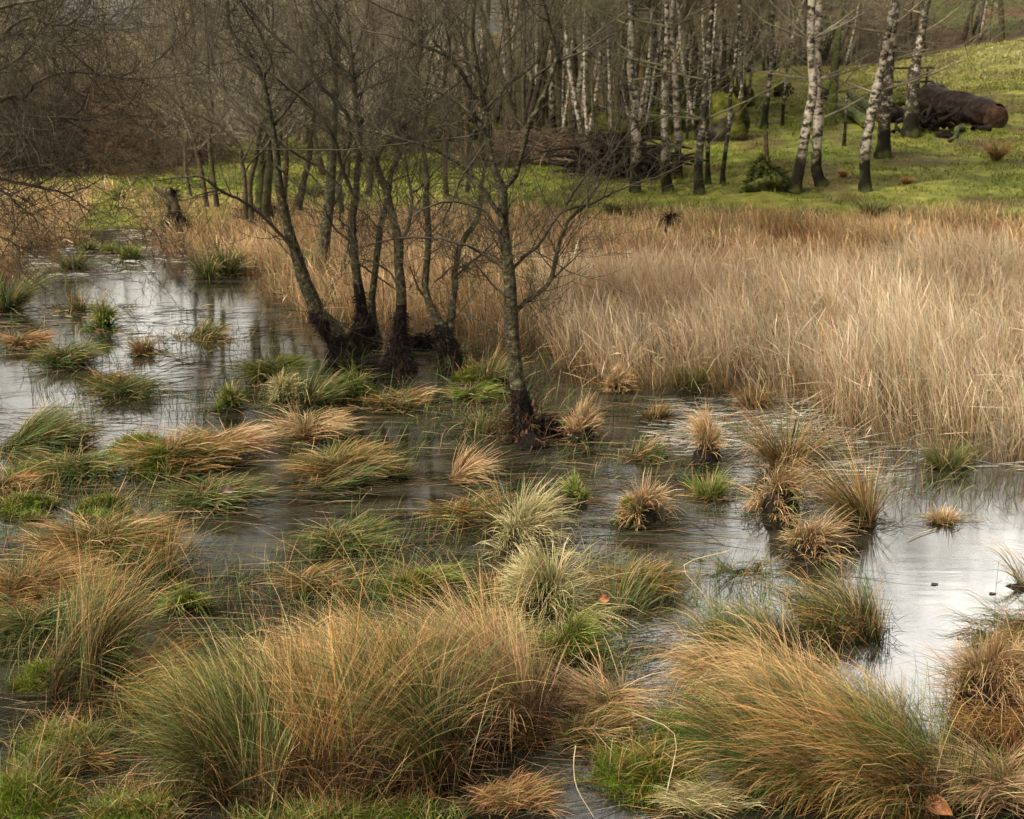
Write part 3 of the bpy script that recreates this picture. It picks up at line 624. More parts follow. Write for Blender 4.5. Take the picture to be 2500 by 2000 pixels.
for lb, (rw, rh, ln), limbs in ex:
    t, f_ = drawn_tree('alder_tree', lb, limbs, tw=1.5, tlen=.5, tmin_v=660, extra=4.2)
    roots(t, f_, rw * 1.25, rh, lean=ln, n=1300)
ex2 = [
 ('pale thin alder just behind the trunk row, bending right and crossing behind the centre trunk', 836,
  [[(921, 836, 30), (913, 800, 22), (908, 734, 18), (917, 653, 17), (925, 584, 16), (929, 551, 16), (941, 511, 15), (949, 464, 14), (956, 419, 13), (979, 371, 12), (1001, 327, 10), (1016, 289, 8), (1040, 220, 6), (1050, 150, 5)],
   [(948, 470, 11), (928, 420, 10), (922, 380, 10), (975, 319, 12), (1019, 275, 11), (1079, 230, 9), (1131, 193, 7), (1186, 163, 4)],
   [(990, 350, 7), (1040, 320, 6), (1100, 300, 5), (1150, 260, 3)], [(925, 560, 5), (890, 520, 4), (850, 500, 3)]]),
 ('thick straight-stemmed alder farther back between the leaning left tree and the pale upright trunk', 690,
  [[(782, 690, 38), (788, 640, 32), (795, 564, 29), (803, 499, 27), (808, 427, 25), (812, 334, 22), (815, 223, 19), (817, 111, 16), (819, 0, 12)],
   [(803, 520, 8), (825, 480, 7), (835, 440, 6), (850, 420, 4)], [(812, 330, 8), (780, 270, 7), (770, 190, 6), (745, 100, 5)], [(815, 250, 8), (850, 180, 7), (880, 90, 5), (900, 20, 4)],
   [(805, 470, 5), (770, 440, 4), (740, 400, 3)]]),
 ('dark broken alder stub with lichen arm rising behind the black-footed leaning tree', 715,
  [[(808, 715, 20), (820, 690, 16), (838, 640, 11), (848, 596, 8), (852, 560, 5)], [(838, 660, 7), (855, 630, 6), (846, 590, 4)]]),
]
for lb, vb, limbs in ex2:
    t, f_ = drawn_tree('alder_tree', lb, limbs, tw=1.3, tlen=.6, tmin_v=600, extra=3.8 if 'stub' not in lb else .6)

# clumps of stems farther back
MIDC = [
 ('leftmost thin stem of the back alder clump, curving out to the left', [(505, 505, 13), (495, 440, 12), (480, 370, 11), (465, 310, 9), (440, 250, 7), (425, 180, 5), (430, 100, 4)], 17),
 ('thin stem with a kink left of the dark hummock', [(530, 505, 13), (522, 445, 12), (515, 390, 11), (511, 334, 10), (519, 282, 8), (512, 200, 6), (505, 90, 4)], 16.5),
 ('long stem sweeping up left from the dark hummock', [(600, 535, 13), (597, 440, 12), (590, 395, 10), (583, 356, 9), (540, 310, 8), (490, 285, 6), (440, 262, 4), (400, 215, 3)], 15.2),
 ('dark stem leaning right out of the hummock', [(613, 535, 15), (610, 450, 14), (625, 385, 13), (632, 330, 11), (640, 290, 9), (665, 190, 6), (670, 90, 4)], 15.4),
 ('stout brown stem at the middle of the hummock', [(648, 530, 24), (655, 430, 21), (660, 370, 18), (645, 300, 15), (645, 200, 12), (655, 90, 9), (650, 0, 7)], 15.6),
 ('stem right behind the hummock with smooth grey bark', [(690, 520, 16), (699, 400, 13), (697, 340, 11), (705, 240, 8), (725, 130, 6), (720, 20, 4)], 16.2),
 ('mossy-footed stem right of the dark hummock', [(728, 512, 20), (742, 440, 16), (752, 400, 14), (757, 340, 11), (770, 260, 8), (790, 150, 5), (800, 40, 4)], 16.0),
 ('crooked stem between hummock and the thick straight alder', [(835, 520, 14), (828, 440, 12), (846, 380, 9), (858, 320, 7), (880, 240, 5), (905, 160, 3)], 15.0),
 ('ivy-green stem standing behind the back clump', [(634, 505, 24), (636, 420, 22), (637, 330, 21), (640, 250, 18), (660, 160, 14), (665, 40, 10)], 19.0),
 ('tall far stem behind the pale upright trunk', [(900, 480, 18), (905, 400, 16), (900, 300, 14), (905, 200, 12), (910, 80, 9), (905, 0, 7)], 19.5),
 ('slim stem behind the two-stemmed alder', [(1090, 480, 14), (1086, 400, 13), (1094, 300, 11), (1085, 200, 9), (1098, 90, 7), (1090, 0, 5)], 20),
 ('slim stem in the gap left of the big forked alder', [(1140, 470, 12), (1150, 400, 10), (1142, 300, 9), (1150, 200, 7), (1135, 100, 6), (1140, 0, 5)], 21),
 ('tilted stem above the left stump', [(465, 480, 10), (452, 400, 9), (455, 320, 8), (440, 220, 6), (452, 120, 5), (448, 20, 3)], 18),
]
for lb, tr, dep in MIDC:
    limbs = [tr]
    for _ in range(4):
        k = random.randint(2, len(tr) - 2); a = tr[k]; sx = random.choice((-1, 1)) * random.uniform(40, 120); up = random.uniform(60, 170)
        limbs.append([(a[0], a[1], a[2] * .55), (a[0] + sx * .4, a[1] - up * .35, a[2] * .45), (a[0] + sx * .8, a[1] - up * .7, a[2] * .3), (a[0] + sx, a[1] - up, 2)])
    drawn_tree('young_tree', lb, limbs, depth=dep, mat=MOSSB if 'ivy' in lb else BARKD, tw=1.0, tlen=.8, lvl=2, tmin_v=400, extra=4.5, twigm=TWIGP, cat='tree', rmin=.003)

# the left tree whose boughs hang in from outside the frame
t, f_ = drawn_tree('overhanging_tree', 'dark tangled boughs reaching in from a tree beyond the left edge', [
 [(-330, 640, 60), (-320, 500, 55), (-290, 380, 48), (-240, 260, 40), (-190, 120, 32), (-150, 0, 24), (-130, -150, 14)],
 [(-285, 370, 22), (-150, 290, 18), (0, 240, 14), (45, 237, 12), (93, 256, 11), (141, 282, 10), (193, 293, 7), (252, 282, 5), (315, 256, 3)],
 [(-320, 500, 20), (-160, 440, 16), (0, 421, 11), (74, 408, 8), (137, 401, 6), (160, 375, 4)],
 [(-310, 480, 18), (-150, 440, 15), (0, 438, 10), (37, 445, 9), (111, 460, 7), (167, 479, 5), (215, 515, 3)],
 [(-300, 470, 14), (-100, 450, 10), (0, 465, 7), (37, 495, 6), (82, 530, 4), (95, 560, 3)],
 [(-230, 230, 20), (-100, 160, 16), (0, 92, 12), (60, 45, 9), (130, 60, 8), (178, 55, 6), (215, 10, 4)],
 [(-240, 250, 18), (-80, 200, 13), (0, 170, 10), (60, 130, 8), (110, 60, 6), (150, 10, 4)],
 [(-260, 310, 18), (-100, 330, 13), (0, 330, 10), (50, 330, 8), (60, 360, 6), (20, 400, 4)],
 [(60, 245, 8), (90, 200, 7), (150, 180, 6), (215, 178, 5), (290, 190, 3)],
 [(-180, 110, 16), (-60, 40, 12), (40, 10, 9), (150, -10, 6)], [(-100, 325, 9), (0, 300, 8), (60, 310, 7), (110, 350, 5), (150, 400, 3)],
 [(-90, 160, 9), (20, 85, 8), (130, 98, 7), (200, 150, 5), (240, 185, 3)],
 [(-150, 560, 9), (0, 580, 6), (40, 600, 4), (70, 605, 2)], [(30, 240, 7), (60, 330, 6), (120, 385, 4), (170, 395, 3)],
], depth=9.0, mat=BARKD, twigm=TWIG, tw=2.3, tlen=.62, lvl=2, tmin_v=-400, extra=1.2, rmin=.002, spread=.12)

# ================================================================== BIRCHES ON THE BANK
def gz(u, v_, guess=22):
    """where the pixel ray meets the ground"""
    d = ray(u, v_); o_ = np.array([0, 0, H]); ts = np.arange(6, 140, .05)
    P = o_[None] + d[None] * ts[:, None]; k = np.argmax(P[:, 2] < ground_z(P[:, 0], P[:, 1]))
    return P[k] if k else o_ + d * 60
BIR = [
 ('birch with blotchy pale and dark bark, first big birch right of the forked alder', [(1551, 470, 30), (1551, 406, 25), (1554, 341, 24), (1548, 292, 22), (1551, 244, 22), (1541, 195, 20), (1541, 130, 18), (1541, 65, 16), (1541, 0, 14)], BIRCH),
 ('slim pale birch with a flared dark root foot, left one of a close pair', [(1632, 470, 34), (1625, 425, 26), (1625, 357, 22), (1622, 260, 18), (1625, 162, 15), (1629, 65, 13), (1627, 0, 12)], BIRCH),
 ('slim pale birch, right one of a close pair', [(1657, 436, 26), (1655, 380, 20), (1655, 325, 19), (1650, 227, 17), (1645, 130, 15), (1638, 65, 14), (1645, 0, 13)], BIRCH),
 ('birch with a thick black lower trunk and a paler top', [(1708, 473, 30), (1706, 430, 23), (1706, 390, 21), (1716, 292, 17), (1723, 195, 13), (1732, 97, 12), (1739, 0, 11)], BIRCHD),
 ('thin birch with mossy foot hugging the black-trunked one', [(1729, 450, 18), (1728, 410, 12), (1728, 357, 11), (1726, 276, 10), (1732, 162, 8), (1739, 65, 7), (1742, 0, 6)], BIRCHD),
 ('thin leaning birch with a double dark foot between the black trunk and the mossy stump', [(1765, 450, 17), (1765, 420, 13), (1771, 373, 11), (1781, 292, 11), (1784, 227, 9), (1797, 130, 8), (1807, 0, 7)], BIRCHD),
 ('very thin stem rising before the mossy boulder', [(1816, 335, 12), (1814, 300, 8), (1814, 260, 8), (1810, 162, 7), (1810, 0, 6)], BIRCHD),
 ('slender birch behind the sapling stump with a dark mossy base', [(1866, 314, 22), (1868, 280, 16), (1875, 227, 14), (1885, 130, 10), (1888, 0, 8)], BIRCHD),
 ('brightest birch, leaning trunk that crosses its upright twin', [(1938, 470, 40), (1946, 440, 30), (1959, 373, 26), (1972, 292, 24), (1985, 227, 22), (1983, 162, 21), (1979, 97, 20), (1982, 0, 18)], BIRCH),
 ('upright white birch twin with a spreading mossy foot', [(2008, 455, 38), (1996, 425, 28), (1993, 390, 26), (1998, 292, 24), (1995, 195, 22), (1997, 97, 22), (2002, 0, 20)], BIRCH),
 ('moss-sleeved green trunk behind the white birch twins', [(2028, 308, 34), (2030, 270, 27), (2034, 227, 24), (2040, 146, 19), (2050, 65, 15), (2060, 0, 12)], MOSSB),
 ('leaning birch with straight dark foot, front one right of the twins', [(2112, 468, 38), (2112, 430, 27), (2112, 373, 25), (2125, 292, 24), (2138, 227, 22), (2157, 146, 20), (2167, 81, 18), (2185, 0, 16)], BIRCH),
 ('thicker grey birch behind the leaning front birch, foot mossy green', [(2155, 385, 46), (2158, 350, 34), (2160, 292, 31), (2167, 211, 28), (2172, 146, 23), (2182, 60, 19), (2192, 0, 16)], BIRCHD),
 ('broad brown-footed birch standing against the big log', [(2222, 335, 50), (2224, 300, 38), (2229, 244, 34), (2235, 162, 25), (2251, 81, 19), (2258, 32, 16), (2268, 0, 13)], BIRCHD),
 ('grey sapling with a forked top left of the white twins', [(1910, 308, 9), (1913, 250, 8), (1920, 195, 8), (1925, 132, 7), (1930, 60, 5), (1932, 0, 4)], BIRCHD),
 ('bare sapling stem on the grass between white twins and front birch', [(2060, 358, 11), (2063, 320, 8), (2066, 276, 6), (2068, 227, 5)], BIRCHD),
 ('pale leaning snapped birch pole deep in the wood', [(1742, 218, 9), (1752, 201, 9), (1765, 155, 8), (1778, 110, 7), (1790, 70, 4)], BIRCH),
 ('birch with a pale trunk seen through the right fork of the big alder', [(1355, 330, 18), (1350, 290, 15), (1348, 227, 14), (1346, 130, 13), (1348, 0, 11)], BIRCH),
]
for lb, tr, bm in BIR:
    p0 = gz(tr[0][0], tr[0][1]); limbs = [tr]
    if tr[0][2] > 24:
        for _ in range(5):
            k = random.randint(max(2, len(tr) - 4), len(tr) - 1); a = tr[k]; sx = random.choice((-1, 1)) * random.uniform(60, 220); up = random.uniform(20, 110)
            limbs.append([(a[0], a[1], 6), (a[0] + sx * .3, a[1] - up * .25, 5), (a[0] + sx * .65, a[1] - up * .6, 4), (a[0] + sx, a[1] - up, 2)])
    if 'forked top' in lb: limbs.append([(1926, 132, 6), (1912, 90, 5), (1903, 30, 4), (1900, -10, 3)])
    t, f_ = drawn_tree('birch_tree', lb, limbs, depth=p0[1], mat=bm, twigm=TWIGP, tw=.22, tlen=.9, lvl=2, tmin_v=200, extra=3.2 if tr[0][2] > 15 else 1.5, rmin=.004, top='pole' not in lb and 'stem on' not in lb)

# ================================================================== BACKGROUND WOOD: prototypes and copies
def proto(kind, hgt, r, seed, dense):
    random.seed(seed)
    T, C = Wood(), Wood()
    d = Vector((random.gauss(0, .06), random.gauss(0, .06), 1)); p_ = Vector((0, 0, -.2)); n_ = 12; pts = [p_]; rad = [r * 1.25]
    for k in range(n_ - 1):
        d = (d + Vector((random.gauss(0, .07), random.gauss(0, .07), .12))).normalized(); p_ = p_ + d * hgt / (n_ - 1); pts.append(p_)
        rad.append(r * (1 - .88 * ((k + 1) / (n_ - 1)) ** 1.1))
    T.add([tuple(a) for a in pts], rad, 7)
    nb = 26 if kind == 'pole' else 34
    for _ in range(int(nb * dense)):
        f = random.uniform(.08 if kind == 'bushy' else .40, .98) * (n_ - 1.01); i_ = int(f)
        a, b_ = pts[i_], pts[i_ + 1]; dd = (b_ - a).normalized(); an = random.uniform(.5, 1.2)
        nd = dd * math.cos(an) + rnd_perp(dd) * math.sin(an)
        L = hgt * random.uniform(.14, .34) * (1.1 - .6 * f / n_)
        twig(C, a.lerp(b_, f - i_), nd, L, max(.008, rad[i_] * .4), 3 if random.random() < .75 else 2, up=.1, nch=5, wig=.2, rmin=.0045)
    return T.mesh('trunk', BIRCH if kind == 'birch' else BARKD), C.mesh('crown', TWIGP)
PRO = [proto('bushy', 6.5, .12, 1, .55), proto('bushy', 8, .15, 2, .5), proto('bushy', 5.5, .09, 3, .6), proto('pole', 11, .10, 4, .6), proto('pole', 12, .13, 5, .6), proto('pole', 9.5, .075, 6, .7), proto('birch', 11, .09, 8, .6), proto('birch', 10, .075, 9, .6)]
random.seed(5)
GT = {'left': ('bare_tree', 'fine-twigged bare tree in the tangled wood behind the left reeds', 'bare trees of the left wood'),
      'mid': ('bare_tree', 'thin straight bare tree in the crowded birch wood behind the brushwood', 'crowded thin trees of the middle wood'),
      'right': ('bare_tree', 'bare tree on the dark leaf-littered slope above the meadow', 'bare trees of the right slope')}
def put(pi, x, y, rz, sc, gk):
    nm, lb, gr = GT[gk]; z_ = float(ground_z(x, y))
    t = thing(nm, (x, y, z_), lb, 'tree', gr); t.rotation_euler = (random.gauss(0, .04), random.gauss(0, .04), rz); t.scale = (sc, sc, sc)
    for me in PRO[pi]: link(me.name.split('.')[0], me, t)
def field(n_, a0, a1, y0, y1, kinds, gk, sc=(.8, 1.25), pw=1.0):
    for _ in range(n_):
        y = y0 + (y1 - y0) * random.random() ** pw; a = random.uniform(a0, a1)
        if -.345 < a < -.255 and (y < 34 or random.random() < .5): continue
        put(random.choice(kinds), a * y, y, random.uniform(0, 6.28), random.uniform(*sc), gk)
field(26, -.46, -.10, 24, 36, [0, 1, 2], 'left', (.45, .75)); field(44, -.5, -.08, 36, 75, [0, 1, 2, 0], 'left', (.6, .95))
field(12, -.2, .03, 26, 36, [0, 2, 5], 'mid', (.6, 1)); field(105, -.10, .17, 33, 62, [3, 4, 5, 6, 7, 7, 6], 'mid', (.7, 1.1)); field(30, .0, .2, 60, 85, [3, 4, 5, 1], 'mid'); field(52, .03, .18, 30, 48, [7, 6, 5, 7], 'mid', (.45, .75)); field(14, .17, .26, 56, 66, [6, 7, 4], 'right', (.6, .9)); field(26, -.44, -.12, 30, 60, [3, 5, 5], 'left', (.5, .8))
field(30, .14, .36, 58, 70, [7, 6, 5, 4], 'right', (.7, 1)); field(62, .13, .5, 62, 105, [3, 4, 5, 0, 1], 'right', (.8, 1.3))

# thickets of bramble and hedge
def thicket_mesh(seed, n_, w_, h_, mat, name='stems', r=.006):
    random.seed(seed); W = Wood()
    for _ in range(n_):
        a = random.uniform(0, 6.28); q = math.sqrt(random.random())
        twig(W, Vector((q * w_ * math.cos(a), q * w_ * .6 * math.sin(a), 0)), Vector((random.gauss(0, .7), random.gauss(0, .7), 1)), h_ * random.uniform(.5, 1.3), r, 2, up=-.03, wig=.4, nch=4, rmin=.004)
    return W.mesh(name, mat)
BR = m_noise('bramble_stem', (.07, .05, .035), (.2, .145, .10), scale=3, bump=0, rnd=True)
TH = [thicket_mesh(11, 170, 1.5, 1.1, BR), thicket_mesh(12, 150, 1.2, .9, TWIGP)]
random.seed(9)
for k in range(30):
    u = random.uniform(-60, 500); v_ = random.uniform(385, 432) if k < 15 else random.uniform(310, 385)
    p_ = gz(u, v_); t = thing('bramble_thicket', p_, 'low dark bramble thicket under the trees at left', 'thicket', 'dark brambles along the left shore')
    link('stems', TH[0], t); t.rotation_euler = (0, 0, random.uniform(0, 6)); q = random.uniform(.8, 1.3); t.scale = (q, q, q)
for k in range(24):
    u = random.uniform(300, 2400); v_ = random.uniform(200, 330) if u < 1300 else random.uniform(60, 165)
    p_ = gz(u, v_); t = thing('leafless_shrub', p_, 'leafless twiggy shrub among the far trunks', 'shrub', 'leafless shrubs in the far wood')
    link('stems', TH[1], t); t.rotation_euler = (0, 0, random.uniform(0, 6)); q = random.uniform(1, 1.9); t.scale = (q, q, q)

# brushwood pile, cut trunk, boulders, stumps, logs
def lump(rx, ry, rz_, amp=.3, seg=30, rings=16, fr=1.6):
    vs = []; ox = rng.uniform(0, 99)
    for k in range(rings + 1):
        ph = math.pi * k / rings - math.pi / 2
        for s in range(seg):
            a = 2 * math.pi * s / seg; X_, Y_, Z_ = math.cos(ph) * math.cos(a), math.cos(ph) * math.sin(a), math.sin(ph)
            nn = 1 + amp * (float(fbm(ox + X_ * fr + Z_ * 1.3, Y_ * fr + Z_ * fr + 7)) - .5) * 2
            vs.append((rx * X_ * nn, ry * Y_ * nn, rz_ * Z_ * nn))
    qs = [(k * seg + s, k * seg + (s + 1) % seg, (k + 1) * seg + (s + 1) % seg, (k + 1) * seg + s) for k in range(rings) for s in range(seg)]
    return np.array(vs), np.array(qs)
def boulder(u, v_, w, h, label, name='mossy_boulder', mat=None, cat='boulder'):
    p_ = gz(u, v_); s = ppm(p_); mv, mq = lump(w / s / 2 * 1.1, w / s / 2.4, h / s * .7, amp=.6, fr=2.2)
    o_ = link(name, mesh_np(name, mv + (0, 0, h / s * .38), quads=mq, mat=mat or STONE, smooth=True), None, p_); tag(o_, label, cat); return o_
boulder(1772, 345, 92, 98, 'tall domed boulder half covered in yellow moss, behind the thin birches')
boulder(1690, 262, 90, 85, 'dark reddish boulder uphill left of the yellow-mossed one')
boulder(1745, 235, 70, 55, 'leaf-strewn low boulder on the skyline of the bank')
boulder(1812, 262, 55, 45, 'small mossy boulder right of the tall domed one')
boulder(1600, 335, 130, 60, 'broad green mossy boulder behind the close birch pair')
boulder(1480, 335, 120, 50, 'mossy hump left of the blotchy birch')
boulder(1912, 235, 36, 28, 'small mossy hummock near the grey forked sapling')
boulder(1105, 345, 110, 60, 'fern-green mossy mound left of the brushwood pile')
def rod(W, p1, p2, r1, r2, bend=.1, sides=7):
    p1, p2 = np.array(p1), np.array(p2); m_ = (p1 + p2) / 2 + rng.normal(0, 1, 3) * np.linalg.norm(p2 - p1) * bend
    P = catmull([p1, m_, p2], 4); W.add(P, np.linspace(r1, r2, len(P)), sides)
def pile(name, label, u0, u1, v_, h, n_, mat, cat, rr=(.012, .04), Ls=(.6, 1.8)):
    a_, b_ = gz(u0, v_), gz(u1, v_); c_ = (a_ + b_) / 2; L = abs(b_[0] - a_[0]); W = Wood(); hm = h / ppm(c_)
    for _ in range(n_):
        x = rng.uniform(-.5, .5) * L; zz = hm * rng.random() * (1 - (2 * x / L) ** 2 * .6); y = rng.uniform(-.7, .7)
        d = rng.normal(0, 1, 3) * (1, .5, .28); d /= np.linalg.norm(d); q = rng.uniform(*Ls)
        rod(W, (x, y, zz + .03), np.array((x, y, zz + .05)) + d * q * (1, 1, .6), rng.uniform(*rr), rr[0] * .5, sides=5)
    o_ = link(name, W.mesh(name, mat), None, c_); tag(o_, label, cat); return o_
BRUSH = m_noise('brushwood', (.05, .034, .022), (.17, .115, .078), scale=3, bump=0)
pile('brushwood_pile', 'long heap of reddish brown brushwood behind the forked alder', 1150, 1450, 402, 66, 520, BRUSH, 'brushwood pile', rr=(.007, .02), Ls=(.4, 1.3))
pile('branch_heap', 'low heap of dead branches lying behind the left brambles', 250, 520, 385, 60, 260, BRUSH, 'branch heap', rr=(.008, .03))
pile('root_heap', 'dark tangle of uprooted roots against the first big birch', 1430, 1620, 428, 80, 150, LOGM, 'root heap', rr=(.03, .09), Ls=(.5, 1.1))
def log(name, label, uv1, uv2, r1, r2, mat=LOGM, cat='log', lift=0, ends=True, y2=0):
    a_, b_ = gz(*uv1), gz(*uv2); a_[2] = float(ground_z(a_[0], a_[1])) + r1 * .8 + lift; b_[1] += y2; b_[2] = float(ground_z(b_[0], b_[1])) + r2 * .8 + lift
    W = Wood(); m_ = (a_ + b_) / 2; P = catmull([a_, a_ * .67 + b_ * .33 + rng.normal(0, .04, 3), a_ * .33 + b_ * .67 + rng.normal(0, .04, 3), b_], 12)
    W.add(P, np.linspace(r1, r2, len(P)) * (.92 + .16 * vnoise(np.arange(len(P)) * .35 + r1 * 90, 3)), 40)
    t = thing(name, (m_[0], m_[1], float(ground_z(m_[0], m_[1]))), label, cat); me = W.mesh('trunk', mat, t.location); V_ = np.zeros(len(me.vertices) * 3, np.float32); me.vertices.foreach_get('co', V_); V_ = V_.reshape(-1, 3)
    ring = V_.reshape(len(P), 40, 3); ce = ring.mean(1, keepdims=True); an = np.arange(40) * 2 * np.pi / 40; ii = np.arange(len(P))[:, None]
    rough = fbm(3 * np.cos(an)[None] + 50 + ii * .25, 3 * np.sin(an)[None] + ii * .05, 4) - .5 + .6 * (fbm(7 * np.cos(an)[None] + ii * .08, 7 * np.sin(an)[None] + 9 + ii * 0, 2) - .5)
    ring = ce + (ring - ce) * (1 + .34 * rough[..., None]); me.vertices.foreach_set('co', ring.astype(np.float32).ravel()); me.update()
    link('trunk', me, t)
    if ends:
        for e_, o_, r_ in ((P[0], P[1], r1), (P[-1], P[-2], r2)):
            d = Vector(e_ - o_).normalized(); mv, mq = mound(r_ * 1.0, r_ * 1.0, r_ * .12, seg=24, rings=5, amp=.2)
            q = d.to_track_quat('Z', 'Y').to_matrix(); mv = np.array([tuple(q @ Vector(a)) for a in mv]) + (e_ + np.array(d) * .04 - np.array(t.location))
            link('cut_face', mesh_np('cut_face', mv, quads=mq, mat=WOODCUT, smooth=True), t)
    return t
log('cut_log', 'short thick sawn log with reddish end left of the first big birch', (1478, 428), (1570, 420), .30, .26)
t = log('fallen_trunk', 'massive dark fallen trunk lying on the meadow, sawn end facing right', (2268, 282), (2428, 314), .44, .31)
W = Wood(); c0 = gz(2292, 324)
for _ in range(64):
    d = rng.normal(0, 1, 3) * (1, .7, .9); d[2] = abs(d[2]); d /= np.linalg.norm(d); b_ = c0 + rng.normal(0, .22, 3) * (1.9, .6, .6) + (-.1, .3, .15); b_[2] = max(b_[2], c0[2])
    rod(W, b_, b_ + d * rng.uniform(.15, .5), rng.uniform(.04, .1), .025, sides=6, bend=.2)
rt = link('root_plate', W.mesh('root_plate', LOGM, t.location), t)
log('mossy_log', 'yellow-mossed log leaning down between white twins and front birch', (2075, 262), (2125, 300), .10, .12, MOSSB, lift=.25)
log('mossy_log', 'brown log with moss streaks behind the front birch foot', (2040, 270), (2120, 318), .10, .14, MOSSB, lift=.02)
log('dark_log', 'dark log lying behind the thicker grey birch', (2150, 300), (2230, 296), .17, .17)
log('stacked_log', 'reddish log stacked on the dark log', (2150, 275), (2225, 272), .13, .14, MOSSB, lift=.15)
log('broken_branch', 'short barkless branch stub on the grass before the fallen trunk', (2318, 348), (2350, 320), .04, .07, MOSSB)
log('long_log', 'grey log end poking out left of the moss-sleeved trunk', (2000, 250), (2030, 246), .17, .17)
# small dark timber rail beside the log
p_ = gz(2215, 225); t = thing('timber_rail', p_, 'small dark timber rail standing behind the grey birches', 'rail')
for x in (-.6, 0, .55):
    W = Wood(); rod(W, (x, 0, -.1), (x + .02, 0, .75), .04, .035, 0, 6); link('post', W.mesh('post', LOGM), t)
for zz in (.3, .7):
    W = Wood(); rod(W, (-.75, -.05, zz), (.75, -.05, zz + .02), .035, .035, .004, 6); link('rail', W.mesh('rail', LOGM), t)
def stump(u, v_, w, h, label, arm=None, z=None, mat=ROOT, name='tree_stump', reed=False):
    p_ = on_z(u, v_, 0) if z == 0 else gz(u, v_); s = ppm(p_); t = thing(name, p_, label, 'stump')
    if mat is MOSSB:
        mv, mq = mound(w / s / 1.7, w / s / 2, h / s * .8, seg=30, rings=12, amp=.6); mv = mv - (0, 0, h / s * .35)
        v2, q2 = mound(w / s * .22, w / s * .22, h / s * 1.15, seg=18, rings=10, amp=.7); mq = np.concatenate([mq, q2 + len(mv)]); mv = np.concatenate([mv, v2 - (w / s * .12, 0, h / s * .35)])
    else: mv, mq = lump(w / s / 2, w / s / 2.4, h / s * .6, amp=.6, fr=2.6)
    link('stump_wood', mesh_np('stump_wood', mv + (0, 0, h / s * .35), quads=mq, mat=mat, smooth=True), t)
    n_ = 500 if mat is not MOSSB else 1500; k = rng.integers(0, len(mv), n_); b_ = mv[k] + (0, 0, h / s * .35); a_ = np.arctan2(b_[:, 1], b_[:, 0])
    pv, pq, pc = blades(b_, a_, rng.uniform(.05, .2, n_), rng.uniform(.3, 2, n_), rng.uniform(1.4, 2.8, n_), .008 if mat is not MOSSB else .014, *pick('root' if mat is not MOSSB else 'darkmoss', n_), seg=3, wob=.4)
    link('root_fibres', mesh_np('root_fibres', pv, quads=pq, col=pc, mat=GRASS), t)
    if arm:
        W = Wood(); W.add(catmull([at_y(a, b_, p_[1] - .05) for a, b_, _ in arm], 4), np.repeat([r_ for *_, r_ in arm], 4)[:len(arm) * 4 - 3] / s / 2, 8); link('dead_limb', W.mesh('dead_limb', BARKD, p_), t)
    return t
stump(437, 582, 60, 56, 'dark broken stump with a mossy limb pointing up left, standing in the left reeds', z=0)
stump(430, 580, 26, 120, 'narrow dark snag rising from the broken stump in the left reeds', arm=[(430, 520, 22), (428, 502, 20), (412, 482, 14), (392, 470, 11), (375, 458, 8)], z=0)
stump(635, 566, 128, 66, 'wide black root hummock under the back alder clump', z=0)
stump(708, 530, 60, 40, 'small dark root hummock beside the wide black one', z=0)
stump(1876, 462, 90, 62, 'dark mossy stump with a sawn sapling growing out of it', mat=MOSSB, arm=[(1873, 420, 13), (1872, 390, 12), (1870, 350, 10), (1870, 318, 9)])
stump(1635, 590, 22, 70, 'reddish rotten stub in the back of the reed bed', z=0)
stump(2150, 705, 62, 46, 'brown sagging stump in the reed bed at right', z=0)
stump(1040, 848, 56, 26, 'low black root hump behind the two-stemmed alder', z=0)
stump(2310, 338, 40, 16, 'low chunk of rotten wood before the fallen trunk', mat=LOGM)
stump(1320, 1060, 130, 32, 'low root shelf trailing right from the foot of the big forked alder', z=0)
# bracken
def bush(u, v_, w, h, pal, label, n_=260, name='bracken_tuft', cat='bracken', up=.5, z=None):
    p_ = gz(u, v_) if z is None else on_z(u, v_, z); s = ppm(p_); r_ = w / s / 2; hm = h / s
    a = rng.uniform(0, 6.28, n_); q = rng.random(n_) ** .5 * r_ * .5
    pv, pq, pc = blades(np.stack([q * np.cos(a), q * np.sin(a), 0 * a], -1), a, hm * rng.uniform(.5, 1.2, n_), rng.uniform(0, up, n_), rng.uniform(.5, 1.9, n_), max(.012, 1.6 / s), *pick(pal, n_), seg=4, wob=.3)
    o_ = link(name, mesh_np(name, pv, quads=pq, col=pc, mat=GRASS), None, p_); tag(o_, label, cat); return o_
bush(2432, 392, 46, 58, 'rust', 'upright rusty bracken tuft on the meadow right of the fallen trunk')
bush(2213, 450, 28, 22, 'rust', 'small red-brown dead leaf tuft below the brown-footed birch')
bush(2058, 432, 22, 20, 'rust', 'tiny rusty leaf tuft between white twins and front birch')
bush(1700, 215, 90, 60, 'rust', 'fox-red bracken patch behind the dark reddish boulder', 500)
bush(1440, 290, 130, 70, 'rust', 'red-brown bracken patch in the wood above the brushwood', 500)
bush(1098, 338, 70, 66, 'lime', 'green fern on the mossy mound left of the brushwood', 300, 'fern', 'fern')
bush(1268, 235, 110, 110, 'green', 'dark evergreen bush between the two forks of the big alder', 1600, 'evergreen_bush', 'bush', up=1.2)
